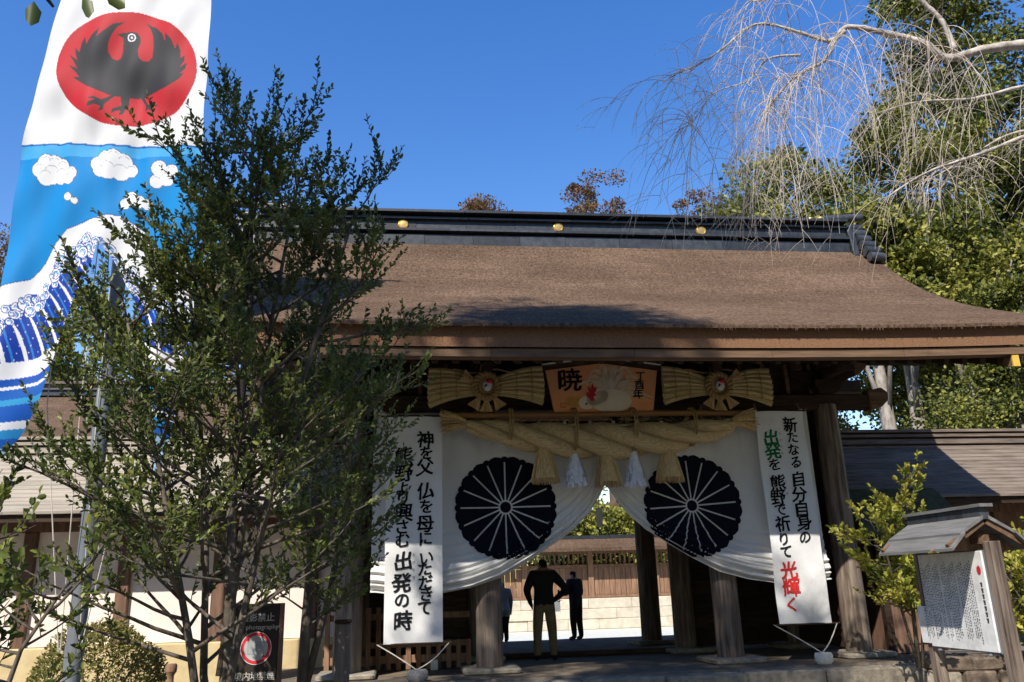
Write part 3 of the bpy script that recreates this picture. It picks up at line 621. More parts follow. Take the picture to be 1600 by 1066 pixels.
# ------------------------------------------------------------------ roofed side walls
def wing(s, x0, x1, label, roofm, wallm):
    t = gthing('roofed_wall', label, 'wall', s*x0, 0, 0); L = x1-x0
    def bx(b, a0, a1, *r): b.box(min(s*a0, s*a1), max(s*a0, s*a1), *r)
    n = 15
    for k in range(n):
        q0, q1 = k/n, (k+1)/n; cv = lambda q: 2.70+1.28*(q**1.12)
        y0, z0, y1, z1 = 1.3+1.6*q0, cv(q0), 1.3+1.6*q1+.06, cv(q1)+.03
        part('shingle_course', roofm, lambda b: b.add([(s*a, y, z+dz) for a in (0, L) for (y, z, dz) in ((y0, z0, .028), (y1, z1, .012), (y1, z1, -.02), (y0, z0, -.02))], [(0, 1, 2, 3), (7, 6, 5, 4), (0, 4, 5, 1), (1, 5, 6, 2), (2, 6, 7, 3), (3, 7, 4, 0)]), t)
    part('rear_slope', roofm, lambda b: b.add([(s*a, y, z) for a in (0, L) for y, z in ((2.96, 4.0), (4.6, 2.7), (4.6, 2.65), (2.96, 3.95))], [(0, 1, 2, 3), (7, 6, 5, 4), (0, 4, 5, 1), (1, 5, 6, 2), (2, 6, 7, 3), (3, 7, 4, 0)]), t)
    for z0, z1, hy, mm in ((3.96, 4.06, .17, roofm), (4.062, 4.11, .12, M['wood_dark']), (4.112, 4.17, .17, roofm), (4.172, 4.21, .1, M['wood_dark']), (4.212, 4.27, .2, roofm)):
        part('ridge_board', mm, lambda b: bx(b, 0, L, 2.93-hy, 2.93+hy, z0, z1), t)
    part('eave_board', M['wood_dark'], lambda b: bx(b, 0, L, 1.36, 1.42, 2.55, 2.665), t)
    for k in range(int(L/.45)): part('rafter', M['wood_red'], lambda b: b.bar((s*(.2+k*.45), 1.44, 2.56), (s*(.2+k*.45), 2.4, 3.1), .06, .08), t)
    part('top_beam', M['wood_red'], lambda b: bx(b, 0, L, 2.28, 2.5, 2.45, 2.68), t)
    np_ = int(L/1.65); part('plaster_panel' if s < 0 else 'board_panel', wallm, lambda b: bx(b, 0, .44, 2.36, 2.42, .50, 2.45), t)
    for k in range(np_+1):
        a = .55+k*1.65
        if a > L: break
        part('post', M['wood_red'] if s < 0 else M['wood_dark'], lambda b: bx(b, a-.11, a+.11, 2.26, 2.46, .30, 2.45), t, bevel=.015)
        if a+1.65 < L+.3:
            a1 = min(L, a+1.54)
            part('plaster_panel' if s < 0 else 'board_panel', wallm, lambda b: bx(b, a+.11, a1, 2.36, 2.42, .50, 2.45), t)
            for z in (1.72, 2.06): part('rail', M['plaster'] if s < 0 else M['wood_red'], lambda b: bx(b, a+.112, a1-.002, 2.335, 2.355, z, z+.035), t)
    part('plinth', M['ochre'] if s < 0 else M['stone'], lambda b: bx(b, 0, L, 2.2, 2.52, -.4, .49 if s < 0 else .299), t, bevel=.02)
    return t
wing(-1, 4.45, 17.5, 'white plastered wall with tan shingled roof beyond the flagpole', M['shingle'], M['plaster'])
wing(1, 4.75, 15.5, 'dark boarded wall with grey shingled roof behind the notice board', M['shingle_grey'], M['wood_red'])
# bark-roofed hall seen over the left wall
hall = gthing('shrine_hall', 'bark roofed hall rising behind the white plastered wall', 'hall', -14.5, 16, -.1)
def hz(y, x): d = abs(y)/5.5; return 8.3-3.4*d+.75*d*d*.9
part('roof', M['bark'], lambda b: loft(b, [-6, -3, 0, 3, 6], [-5.5+11*k/20 for k in range(21)], hz, lambda y, x: hz(y, x)-.3), hall, smooth='auto')
for z0, z1, hy in ((8.2, 8.38, .3), (8.385, 8.42, .36), (8.425, 8.60, .27), (8.605, 8.70, .38)): part('ridge_plate', M['copper_dark'] if z1 < 8.6 else M['shingle_grey'], lambda b: b.box(-6.1, 6.1, -hy, hy, z0, z1), hall)
for x in (-5.2, -2.6, 0, 2.6, 5.2): part('gilt_crest', M['gold'], lambda b: b.tube([(x, -.33, 8.51), (x, -.28, 8.51)], .09, 14), hall)
part('wall', M['wood_fence'], lambda b: b.box(-5, 5, -3.6, 3.6, 0, 5.6), hall)
# ------------------------------------------------------------------ inner courtyard: fence, sign, hanging paper
pale_stone = mat('pale_wall_stone', (.62, .56, .45), .9, (.48, .43, .34), 5, (1, 1, 1), .4, 25, var=.08)
fence = gthing('inner_fence', 'brown board fence with bark roof and stone base across the courtyard', 'fence', 0, 17, -.28); fence.scale = (1.17, 1.17, 1.17)
for r_ in range(3):
    x = -6; k = 0
    while x < 12:
        wd = .9+.5*random.random(); part('base_stone', pale_stone, lambda b: b.box(x+.002, x+wd-.002, -.02*(r_ % 2)-.25-.03*random.random(), .2, .0+r_*.3+.004, .30+r_*.3), fence, bevel=.015); x += wd
x = -6.0
while x < 12:
    part('fence_board', M['wood_fence'], lambda b: b.box(x+.006, x+.168, -.03, .03, 1.0, 1.82), fence); x += .174
x = -6.0
while x < 12:
    part('fence_slat', M['wood_fence'], lambda b: b.box(x, x+.05, -.025, .025, 1.92, 2.24), fence); x += .15
for z0, z1 in ((.915, .995), (1.825, 1.915), (2.245, 2.34)): part('fence_rail', M['wood_fence'], lambda b: b.box(-6, 12, -.07, .07, z0, z1), fence)
for k in range(9): part('fence_post', M['wood_fence'], lambda b: b.box(-5.6+k*2.1-.08, -5.6+k*2.1+.08, -.10, .10, .915, 2.4), fence)
part('roof', M['bark'], lambda b: b.prism([(-.75, 2.30), (-.75, 2.40), (-.1, 2.72), (.1, 2.72), (.75, 2.40), (.75, 2.30), (0, 2.55)], -6.3, 12.3, 'x'), fence)
part('ridge_cap', M['copper_dark'], lambda b: b.box(-6.35, 12.35, -.17, .17, 2.69, 2.80), fence)
hut = gthing('gabled_building', 'timber building with thatched gable among trees behind the inner fence', 'building', 5.9, 23, -.28)
part('roof', M['bark'], lambda b: b.prism([(-1.9, 3.9), (-1.8, 4.1), (0, 5.2), (1.8, 4.1), (1.9, 3.9), (0, 4.85)], -1.6, 1.6, 'y'), hut)
part('wall', M['wood_fence'], lambda b: b.prism([(-1.3, 0), (1.3, 0), (1.3, 4.15), (0, 4.8), (-1.3, 4.15)], -1.2, 1.2, 'y'), hut)
for z in (3.5, 4.15): part('gable_beam', M['wood_red'], lambda b: b.box(-1.5, 1.5, -1.35, -1.205, z, z+.14), hut)
hs = gthing('courtyard_sign', 'small roofed sign on a thin post before the inner fence', 'sign', .85, 11.0, -.28)
part('post', M['wood_dark'], lambda b: b.box(-.03, .03, -.03, .03, 0, .9), hs); part('sign_panel', M['grey_paint'], lambda b: b.box(-.22, .22, -.05, -.032, .82, 1.12), hs)
part('sign_roof', M['wood_dark'], lambda b: b.prism([(-.3, 1.1), (0, 1.24), (.3, 1.1), (0, 1.19)], -.1, .08, 'y'), hs)
lamp = gthing('paper_pendant', 'white paper strip hanging in the parting of the curtain', 'paper pendant', .15, 1.0, 2.24)
part('paper_strip', M['paper'], lambda b: b.add([(-.055, 0, 0), (.055, .01, 0), (.06, .02, .17), (.05, .0, .33), (-.05, 0, .33), (-.06, .015, .17), (-.055, .02, 0), (.055, .03, 0), (.06, .04, .17), (.05, .02, .33), (-.05, .02, .33), (-.06, .035, .17)], [(0, 1, 2, 5), (5, 2, 3, 4), (6, 11, 8, 7), (11, 10, 9, 8), (0, 6, 7, 1), (1, 7, 8, 2), (2, 8, 9, 3), (3, 9, 10, 4), (4, 10, 11, 5), (5, 11, 6, 0)]), lamp)
part('hanging_string', M['cord'], lambda b: b.tube([(0, .01, .33), (0, .01, 1.9)], .006, 5), lamp)
# ------------------------------------------------------------------ low lattice fence in the left bay
lf = gthing('low_fence', 'low wooden lattice fence standing beside the black lettered banner', 'fence', -3.1, .9, 0)
for z0, z1 in ((.12, .24), (.36, .45), (.80, .90)): part('rail', M['wood_fence'], lambda b: b.box(-1.5, .9, -.03, .03, z0, z1), lf, bevel=.006)
for k in range(15): part('picket', M['wood_fence'], lambda b: b.box(-1.48+k*.165, -1.40+k*.165, -.055, -.032, .02, 1.0 if k < 8 else .46), lf, bevel=.004)
for x in (-1.2, .3): part('concrete_foot', M['white_block'], lambda b: b.box(x-.06, x+.06, -.19, -.06, .002, .16), lf, bevel=.008)
# ------------------------------------------------------------------ people
def person(label, loc, rz, J, Ed, Rd, mats, paint, group=None):
    me = bpy.data.meshes.new('person'); names = list(J); me.from_pydata([J[n] for n in names], [(names.index(a), names.index(b)) for a, b in Ed], [])
    o = bpy.data.objects.new('person', me); col.objects.link(o); o.modifiers.new('skin', 'SKIN'); sl = me.skin_vertices[0].data
    for i, n in enumerate(names): r = Rd[n]; sl[i].radius = r if isinstance(r, tuple) else (r, r); sl[i].use_root = (n == 'pelvis')
    ss = o.modifiers.new('sub', 'SUBSURF'); ss.levels = 3; ss.render_levels = 3
    dg = bpy.context.evaluated_depsgraph_get(); dg.update(); nm = bpy.data.meshes.new_from_object(o.evaluated_get(dg)); o.modifiers.clear(); o.data = nm; bpy.data.meshes.remove(me); nm.name = 'person'
    nm.materials.clear()
    for x in mats: nm.materials.append(x)
    for p in nm.polygons: p.material_index = paint(p.center); p.use_smooth = True
    zmin = min(v.co.z for v in nm.vertices); o.location = (loc[0], loc[1], loc[2]-zmin); o.rotation_euler[2] = rz; tag(o, label, 'person', group)
    return o
EDG = [('pelvis', 'waist'), ('waist', 'chest'), ('chest', 'neck'), ('neck', 'head'), ('head', 'crown'), ('chest', 'lsh'), ('lsh', 'lel'), ('lel', 'lwr'), ('lwr', 'lpalm'), ('chest', 'rsh'), ('rsh', 'rel'), ('rel', 'rwr'), ('rwr', 'rpalm'),
       ('pelvis', 'lhip'), ('lhip', 'lkn'), ('lkn', 'lan'), ('lan', 'ltoe'), ('pelvis', 'rhip'), ('rhip', 'rkn'), ('rkn', 'ran'), ('ran', 'rtoe')]
for sd_ in 'lr':
    for k in range(4): EDG.append((sd_+'palm', f'{sd_}f{k}'))
    EDG.append((sd_+'wr', sd_+'th'))
def skeleton(H=1.75, larm=None, rarm=None, stance=.1, lean=0, turn=0):
    k = H/1.75; J = dict(pelvis=(0, 0, .95), waist=(0, .0+lean*.3, 1.12), chest=(0, lean*.8, 1.36), neck=(0, lean+.0, 1.51), head=(.0, lean*1.3+.03, 1.62), crown=(0, lean*1.3+.02, 1.70),
        lsh=(-.19, lean*.9, 1.42), rsh=(.19, lean*.9, 1.42), lhip=(-.09, 0, .90), rhip=(.09, 0, .90), lkn=(-stance-.02, .02, .49), rkn=(stance+.02, .02, .49), lan=(-stance-.03, -.02, .08), ran=(stance+.03, -.02, .08), ltoe=(-stance-.05, .15, .04), rtoe=(stance+.05, .15, .04))
    la = larm or ((-.24, 0, 1.14), (-.25, .05, .90)); ra = rarm or ((.24, 0, 1.14), (.25, .05, .90))
    for sd_, (el, wr) in (('l', la), ('r', ra)):
        J[sd_+'el'] = el; J[sd_+'wr'] = wr; d = (Vector(wr)-Vector(el)).normalized(); p = Vector(wr)+d*.07; J[sd_+'palm'] = tuple(p)
        sv = d.cross(Vector((1, .2, .1))).normalized()
        for i in range(4): J[f'{sd_}f{i}'] = tuple(p+d*(.075-.01*abs(i-1.3))+sv*(-.03+.02*i)+Vector((0, 0, -.012)))
        J[sd_+'th'] = tuple(Vector(wr)+d*.055+sv*(-.045))
    Rd = dict(pelvis=(.155, .12), waist=(.175, .13), chest=(.205, .14), neck=.06, head=(.085, .10), crown=(.065, .08), lsh=.10, rsh=.10, lel=.074, rel=.074, lwr=.045, rwr=.045, lpalm=(.036, .02), rpalm=(.036, .02), lhip=.12, rhip=.12, lkn=.088, rkn=.088, lan=.066, ran=.066, ltoe=.042, rtoe=.042)
    for sd_ in 'lr':
        for i in range(4): Rd[f'{sd_}f{i}'] = .009
        Rd[sd_+'th'] = .011
    return {n: tuple(c*k for c in p) for n, p in J.items()}, {n: (tuple(c*k for c in r) if isinstance(r, tuple) else r*k) for n, r in Rd.items()}
P = {n: mat('person_'+n, c, .85) for n, c in dict(black=(.018, .018, .021), khaki=(.20, .155, .09), hair=(.02, .017, .015), skin=(.42, .26, .18), grey=(.36, .36, .38), navy=(.022, .024, .032), shoe=(.02, .018, .016)).items()}
def paint(top, H, hem=.92):
    def f(c):
        k = H/1.75; z = c.z/k; x = abs(c.x)/k
        if z < .09: return 3
        if z > 1.545: return 2 if (z > 1.60 or c.y < .0) else 4
        if z > 1.50: return 4
        if top(c.x/k, c.y/k, z): return 4
        return 0 if (z > hem or x > .205) else 1
    return f
J, Rd = skeleton(1.80, larm=((-.30, -.02, 1.17), (-.24, .10, .97)), rarm=((.40, -.06, 1.17), (.20, .04, 1.0)), stance=.11, lean=.04)
person('person in black jacket and khaki trousers, hand on hip, under the gate', G(-.80, 1.75, .0), YW+R(-8), J, EDG, Rd, [P['black'], P['khaki'], P['hair'], P['shoe'], P['skin']], paint(lambda x, y, z: x > .12 and z < 1.06 and z > .9 and x < .27 and False, 1.80))
J, Rd = skeleton(1.78, larm=((-.25, .06, 1.15), (-.20, .30, 1.12)), rarm=((.24, .02, 1.14), (.22, .20, .98)), stance=.10, lean=.03)
person('person dressed all in black holding a phone beyond the gate', G(1.05, 8.4, -.1), YW+R(38), J, EDG, Rd, [P['navy'], P['black'], P['hair'], P['shoe'], P['skin']], paint(lambda *a: False, 1.78))
J, Rd = skeleton(1.55, stance=.05)
for n in ('pelvis', 'lhip', 'rhip'): Rd[n] = (.17, .15)
pz = person('person in grey coat and dark leggings, partly hidden by a gate column', G(-.84, 8.6, -.1), YW+R(12), J, EDG, Rd, [P['grey'], P['black'], P['grey'], P['shoe'], P['skin']], paint(lambda *a: False, 1.55, .72))
def rooted(label, cat, name, loc, rz=0, group=None): return thing(name, label, cat, loc, rz, group)
ph = rooted('dark phone held in the hands of the person in black', 'phone', 'phone', G(1.05, 8.4, -.1)); ph.rotation_euler[2] = YW+R(38)
part('phone_body', P['black'], lambda b: b.box(-.215, -.14, .43, .44, 1.10, 1.25), ph, bevel=.006)
# ------------------------------------------------------------------ notice board, signs, posts, hedge
nb = thing('notice_board', 'wooden notice board with a small gabled roof and white text panel', 'notice board', (4.70, 9.15, -.35), math.atan2(-1.05, .15))
W2 = .53
for s in (-1, 1): part('post', M['wood_old'], lambda b: b.box(s*(W2+.07)-.06, s*(W2+.07)+.06, -.03, .09, 0, 1.92), nb, bevel=.008)
part('text_panel', M['white_paint'], lambda b: b.box(-W2, W2, -.06, -.035, .85, 1.83), nb, bevel=.004)
part('panel_frame', M['steel'], lambda b: b.box(-W2-.008, W2+.008, -.034, -.02, .84, 1.84), nb)
part('side_panel', M['white_paint'], lambda b: b.box(-W2-.17, -W2-.01, -.055, -.035, .88, 1.27), nb)
for s in (-1, 1): part('panel_bolt', M['steel'], lambda b: b.tube([(s*.4, -.03, .82), (s*.4, -.08, .82)], .012, 8), nb)
mk = MB()
for c in range(34):
    x = W2-.20-c*.027; z = 1.74-.02*(c % 5)
    if c in (9, 19): continue
    zend = .93+(.28 if c % 6 == 4 else .0)+.06*random.random()
    while z > zend:
        h = .012+.010*random.random(); wd = .005+.004*random.random()
        mk.add([(x-wd, -.0625, z), (x+wd, -.0625, z-.002), (x+wd*.7, -.0625, z-h), (x-wd*.8, -.0625, z-h+.003)], [(0, 1, 2, 3)])
        z -= .022+.012*random.random()
tx = mk.build('fine_print', mat('faded_print', (.10, .10, .10), .8), nb, fixn=False); tx['kind'] = 'stuff'
mk = MB()
for k in range(7):
    z = 1.52-k*.058; x = W2-.07
    for j in range(4): mk.add([(x-.02+.01*j, -.0625, z-.012*j), (x+.018-.006*j, -.0625, z-.01*j), (x+.016, -.0625, z-.008-.012*j), (x-.018, -.0625, z-.01-.011*j)], [(0, 1, 2, 3)])
o = mk.build('title_print', M['ink'], nb, fixn=False); o['kind'] = 'stuff'
flat('red_emblem', 'red_paint', [blob(W2-.07, 1.64, .032, .045, 16)], -.0635, nb)
RL = .63
for s in (-1, 1):
    part('roof_board', M['board_roof'], lambda b: b.add([(x, s*y-.0, z+dz) for x in (-RL, RL) for y, z, dz in ((.03, 2.180, 0), (.32, 2.010, 0), (.32, 2.010, -.03), (.03, 2.180, -.04))], [(0, 1, 2, 3), (7, 6, 5, 4), (0, 4, 5, 1), (1, 5, 6, 2), (2, 6, 7, 3), (3, 7, 4, 0)]), nb)
    part('roof_board', M['board_roof'], lambda b: b.add([(x, s*y-.0, z+dz) for x in (-RL-.03, RL+.03) for y, z, dz in ((.28, 2.025, 0), (.45, 1.860, 0), (.45, 1.860, -.028), (.28, 2.025, -.03))], [(0, 1, 2, 3), (7, 6, 5, 4), (0, 4, 5, 1), (1, 5, 6, 2), (2, 6, 7, 3), (3, 7, 4, 0)]), nb)
    part('barge_board', M['wood_beam'], lambda b: b.bar((RL-.05, s*.02, 2.120), (RL-.05, s*.44, 1.870), .05, .06), nb)
    part('barge_board', M['wood_beam'], lambda b: b.bar((-RL+.05, s*.02, 2.120), (-RL+.05, s*.44, 1.870), .05, .06), nb)
for k in range(9): part('ridge_tile', M['copper_dark'], lambda b: b.box(-RL+k*2*RL/9+.003, -RL+(k+1)*2*RL/9-.003, -.05, .05, 2.140, 2.260), nb)
part('ridge_cap', M['board_roof'], lambda b: b.box(-RL-.04, RL+.04, -.075, .075, 2.262, 2.295), nb)
part('gable_panel', M['wood_fence'], lambda b: b.prism([(-.5, 1.840), (.5, 1.840), (0, 2.090)], RL-.28, RL-.24, 'x'), nb)
part('cross_beam', M['wood_beam'], lambda b: b.box(-RL+.1, RL-.1, -.05, .07, 1.900, 1.990), nb)
# prohibition sign
sg = thing('prohibition_sign', 'dark brown sign panel with crossed camera symbol beside the tree trunk', 'sign', (-2.60, 8.5, -.35), R(2))
part('sign_panel', M['sign'], lambda b: b.box(-.215, .215, -.03, .03, .02, 1.53), sg, bevel=.008)
for s in (-1, 1): part('side_post', M['wood_red'], lambda b: b.box(s*.232-.016, s*.232+.016, -.035, .035, 0, 1.53), sg)
flat('red_ring', 'red_paint', [[(.0+r0*math.cos(t0), 1.115+r0*math.sin(t0)), (r1*math.cos(t0), 1.115+r1*math.sin(t0)), (r1*math.cos(t1), 1.115+r1*math.sin(t1)), (r0*math.cos(t1), 1.115+r0*math.sin(t1))] for k in range(48) for t0, t1, r0, r1 in [(2*math.pi*k/48, 2*math.pi*(k+1)/48, .118, .146)]], -.033, sg)
flat('ring_disc', mat('pale_sign_disc', (.42, .43, .42), .6), [blob(0, 1.115, .117, .117, 40)], -.032, sg)
flat('ring_edge', 'white_paint', [[(r0*math.cos(t0), 1.115+r0*math.sin(t0)), (r1*math.cos(t0), 1.115+r1*math.sin(t0)), (r1*math.cos(t1), 1.115+r1*math.sin(t1)), (r0*math.cos(t1), 1.115+r0*math.sin(t1))] for k in range(48) for t0, t1, r0, r1 in [(2*math.pi*k/48, 2*math.pi*(k+1)/48, .147, .152)]], -.033, sg)
flat('camera_symbol', 'grey_paint', [[(-.082, 1.06), (.082, 1.06), (.082, 1.175), (-.082, 1.175)]], -.034, sg)
flat('camera_face', mat('pale_camera_face', (.36, .37, .37), .6), [[(-.076, 1.066), (.076, 1.066), (.076, 1.169), (-.076, 1.169)]], -.0345, sg)
flat('camera_lens', 'grey_paint', [blob(.03, 1.117, .038, .042, 20)], -.035, sg)
flat('prohibition_bar', 'red_paint', stripe([(-.10, 1.215), (-.07, 1.185)], .013, .013)+stripe([(.10, 1.015), (.07, 1.045)], .013, .013), -.0355, sg)
for txt, z, sz, sp in (('撮影禁止', 1.40, .085, .085), ('境内地禁煙', .86, .082, .078)):
    write([(c, (i-(len(txt)-1)/2)*sp, z, sz) for i, c in enumerate(txt)], lambda x, z: (x, -.0335, z), M['cream_ink'], sg, .012)
write([('No photography', 0, 1.29, .062)], lambda x, z: (x, -.0335, z), M['cream_ink'], sg, 0)
wp = thing('wooden_post', 'dark weathered square post between the sign and the black lettered banner', 'post', (-1.86, 9.0, -.35), R(8))
part('post_shaft', M['wood_grey'], lambda b: b.box(-.075, .075, -.075, .075, 0, 1.30), wp, bevel=.01); part('post_cap', M['wood_dark'], lambda b: b.box(-.085, .085, -.085, .085, 1.302, 1.34), wp, bevel=.01)
lp = thing('low_stake', 'short turned wooden stake with flared cap beside the clipped bush', 'stake', (-3.83, 9.5, -.35))
part('stake_shaft', M['wood_fence'], lambda b: b.lathe([(.055, 0), (.055, .70), (.035, .74), (.035, .80), (.06, .84)], 14), lp, smooth='auto'); part('stake_cap', M['wood_fence'], lambda b: b.lathe([(.06, .842), (.062, .90), (.05, .92)], 14), lp, smooth='auto')
# small mossy shrine beside the right wall
hk = gthing('small_shrine', 'small wooden shrine with mossy roof behind the yellow leaved shrub', 'shrine', 5.45, .75, -.35)
part('body', M['wood_red'], lambda b: b.box(-.55, .55, -.45, .45, .35, 2.3), hk); part('base', M['stone'], lambda b: b.box(-.75, .75, -.65, .65, 0, .35), hk, bevel=.02)
for s in (-1, 1):
    part('post', M['wood_dark'], lambda b: b.box(s*.56-.06, s*.56+.06, -.53, -.41, .351, 2.35), hk)
    part('roof_slope', M['moss'], lambda b: b.add([(x, s*y, z+dz) for x in (-1.0, 1.0) for y, z, dz in ((.0, 3.15, 0), (1.0, 2.35, 0), (1.0, 2.35, -.08), (.0, 3.15, -.1))], [(0, 1, 2, 3), (7, 6, 5, 4), (0, 4, 5, 1), (1, 5, 6, 2), (2, 6, 7, 3), (3, 7, 4, 0)]), hk)
for k in (-.02, .2): part('door_panel', M['wood_fence'], lambda b: b.box(-.2+k*2, .2+k*2, -.475, -.452, .5, 2.1), hk)
# stones of the terrace right of the platform
st = thing('stone_terrace', 'rough brown stones retaining the terrace under the notice board', 'retaining wall', G(4.2, -1.5, -.35), YW)
for r_ in range(2):
    x = .0+.2*r_
    while x < 7:
        wd = .45+.5*random.random(); h = .26 if r_ == 0 else .20; b = MB(); z0 = 0 if r_ == 0 else .25
        vs = [(x+i*wd*(.96 if j else 1)+random.uniform(-.03, .03), -.12*j*0+y+random.uniform(-.04, .04), z0+z*h+random.uniform(-.02, .02)) for z in (0, 1) for y, j in ((-.25, 1), (.35, 0)) for i in (0, 1)]
        b.add(vs, [(0, 2, 3, 1), (4, 5, 7, 6), (0, 1, 5, 4), (2, 6, 7, 3), (0, 4, 6, 2), (1, 3, 7, 5)]); b.build('stone', M['rock'] if random.random() < .6 else M['stone'], st, bevel=.035); x += wd
terr = MB(); terr.box(4.25, 12, -1.2, 2.2, -.5, .02); o = structure(terr.build('terrace', M['ground'])); o.location = G(1.05, 0); o.rotation_euler[2] = YW
# ------------------------------------------------------------------ foliage builders
def curve_pts(p0, d0, L, n, bend=(0, 0, .3), wob=.12):
    p = Vector(p0); d = Vector(d0).normalized(); out = [p.copy()]; st = L/n
    for i in range(n):
        d = (d+Vector(bend)*(1/n)+Vector((random.uniform(-1, 1), random.uniform(-1, 1), random.uniform(-1, 1)))*wob/n*2).normalized(); p = p+d*st; out.append(p.copy())
    return out
def spray_tree(t, stems, nbr, blen, leaf, m, twn=9, lpt=11, gmin=.25, bark='trunk', rise=(.35, .9), tw=(.22, .5), up=.35, rtrunk=.07, tmin=.22, width=.5, bend=.5, dens=lambda q: 1):
    """stems: list of polylines (local); branches off the stems, twigs off branches, leaves along twigs"""
    wood = MB(); LP = []; LD = []
    for si, st in enumerate(stems):
        st = [Vector(p) for p in st]; n = len(st); r0 = rtrunk*(1 if si == 0 else .62)
        wood.tube(st, [r0*(1-.86*i/(n-1))+.006 for i in range(n)], 9)
        nb_ = int(nbr*(1 if si == 0 else .6))
        for k in range(nb_):
            q = tmin+(1-tmin)*((k+random.random())/nb_); f = q*(n-1); i = min(n-2, int(f)); p = st[i].lerp(st[i+1], f-i)
            az = random.random()*6.283; el = random.uniform(*rise); L = blen(q)*random.uniform(.65, 1.15)
            d = Vector((math.cos(az)*math.cos(el), math.sin(az)*math.cos(el), math.sin(el)))
            bp = curve_pts(p, d, L, 7, (0, 0, bend), .35); rb = .006+.016*L/1.6
            wood.tube(bp, [rb*(1-.8*j/7) for j in range(8)], 5)
            nt_ = max(2, int(twn*L/1.2*dens(q)))
            for j in range(nt_):
                g_ = gmin+(1-gmin)*(j+random.random())/nt_; fj = g_*7; jj = min(6, int(fj)); tp = bp[jj].lerp(bp[jj+1], fj-jj); bd = (bp[jj+1]-bp[jj]).normalized()
                td = (bd+Vector((random.gauss(0, .7), random.gauss(0, .7), random.gauss(up, .45)))).normalized(); tl = random.uniform(*tw)
                tpn = curve_pts(tp, td, tl, 4, (0, 0, .5), .3); wood.tube(tpn, [.0045, .004, .0035, .003, .002], 3, cap=False)
                nl = int(lpt*tl/.36)+2
                for l in range(nl):
                    h = .12+.9*(l+random.random()*.6)/nl; fl = min(3.99, h*4); ii = int(fl); lp = tpn[ii].lerp(tpn[ii+1], fl-ii); ld = (tpn[ii+1]-tpn[ii]).normalized()
                    sv = ld.cross(Vector((random.gauss(0, 1), random.gauss(0, 1), random.gauss(0, 1)))).normalized()
                    LP.append(lp); LD.append(ld*(.75 if l < nl-1 else 2)+sv*.8)
    wood.build('trunk', M[bark], t, smooth=True)
    leaves('crown', np.array([tuple(p) for p in LP]), np.array([tuple(p) for p in LD]), leaf, M[m], t, width)
    return len(LP)
def clump_tree(t, H, crown, ncl, per, leaf, m, spread=.55, bark='trunk', rt=.25, lean=(0, 0), cone=0, c0=.35, droop=0, trunkm=None, flatc=1.0, limbs=14):
    """crown: (rx, ry) radii; ncl leaf clumps spread through the crown's volume"""
    rx, ry = crown; C = []
    zc0 = H*c0; hh = H-zc0
    while len(C) < ncl:
        u = rng.random(3)*2-1; zz = (u[2]+1)/2
        if cone: rad = (1-zz)**.8*(1-cone*.0)+.06
        else: rad = math.sqrt(max(0, 1-(2*zz-1)**2))*(.75+.25*math.sin(zz*9+u[0]*2)); rad = max(rad, .12)
        d = math.hypot(u[0], u[1])
        if d > 1 or d < .25*rng.random(): continue
        C.append((u[0]*rad*rx+lean[0]*zz, u[1]*rad*ry+lean[1]*zz, zc0+hh*zz))
    C = np.array(C); n = ncl*per; idx = np.repeat(np.arange(ncl), per); sc = spread*(.6+.8*rng.random(ncl))
    off = rng.normal(size=(n, 3)); off /= np.linalg.norm(off, axis=1, keepdims=True); off *= (rng.random((n, 1))**.5); off[:, 2] *= .62*flatc
    P_ = C[idx]+off*sc[idx][:, None]*1.5; Dn = off+rng.normal(size=(n, 3))*.6; Dn[:, 2] += .25-droop
    wood = MB(); top = Vector((lean[0]*.9, lean[1]*.9, H*.93)); tp = [Vector((0, 0, 0)).lerp(top, k/10)+Vector((math.sin(k*1.1)*.12, math.cos(k*.8)*.1, 0))*(k > 0)*(H/14) for k in range(11)]
    wood.tube(tp, [rt*(1-.85*k/10) for k in range(11)], 9)
    for k in range(limbs):
        c = Vector(C[int(rng.integers(ncl))]); f = min(.85, max(.25, (c.z/H)*.75)); a = tp[int(f*10)]
        wood.tube([a, a.lerp(c, .5)+Vector((0, 0, .1*H/10)), c], [rt*.3, rt*.18, rt*.05], 5)
    wood.build('trunk', M[trunkm or bark], t, smooth=True)
    leaves('crown', P_, Dn, leaf, M[m], t, .62)
# ---------------- evergreen trees in the left foreground
lt = thing('evergreen_tree', 'slender dark leaved evergreen with several pale stems in front of the flag', 'tree', (-2.42, 7.0, -.35), 0, 'young evergreens before the gate')
stems = [[(0, 0, 0), (.05, .02, 1.2), (-.03, .05, 2.6), (.04, 0, 4.0), (-.02, .03, 5.0), (-.05, 0, 5.95)], [(.03, .1, .1), (-.18, .12, 1.0), (-.28, .2, 2.2), (-.5, .25, 3.6), (-.75, .3, 5.0)], [(0, -.05, .2), (.14, -.1, 1.2), (.35, -.12, 2.4), (.68, -.1, 3.8), (1.0, -.12, 5.0)], [(-.06, .05, .2), (-.24, -.1, 1.3), (-.55, -.2, 2.6), (-1.05, -.2, 4.2)], [(.0, .0, 1.0), (.1, .1, 2.6), (.2, .15, 4.1), (.40, .1, 5.5)]]
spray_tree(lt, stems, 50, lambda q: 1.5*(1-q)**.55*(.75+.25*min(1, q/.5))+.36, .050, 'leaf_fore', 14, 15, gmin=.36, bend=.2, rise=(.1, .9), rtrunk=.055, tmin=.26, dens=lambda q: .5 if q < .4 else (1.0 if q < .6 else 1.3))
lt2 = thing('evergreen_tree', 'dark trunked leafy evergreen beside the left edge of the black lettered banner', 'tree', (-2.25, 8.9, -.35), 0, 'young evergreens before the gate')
stems = [[(0, 0, 0), (.02, 0, 1.2), (.06, .03, 2.4), (.0, .05, 3.6), (.05, 0, 4.6)], [(.02, 0, .6), (.25, .05, 1.6), (.42, .05, 2.7), (.5, .1, 3.6)]]
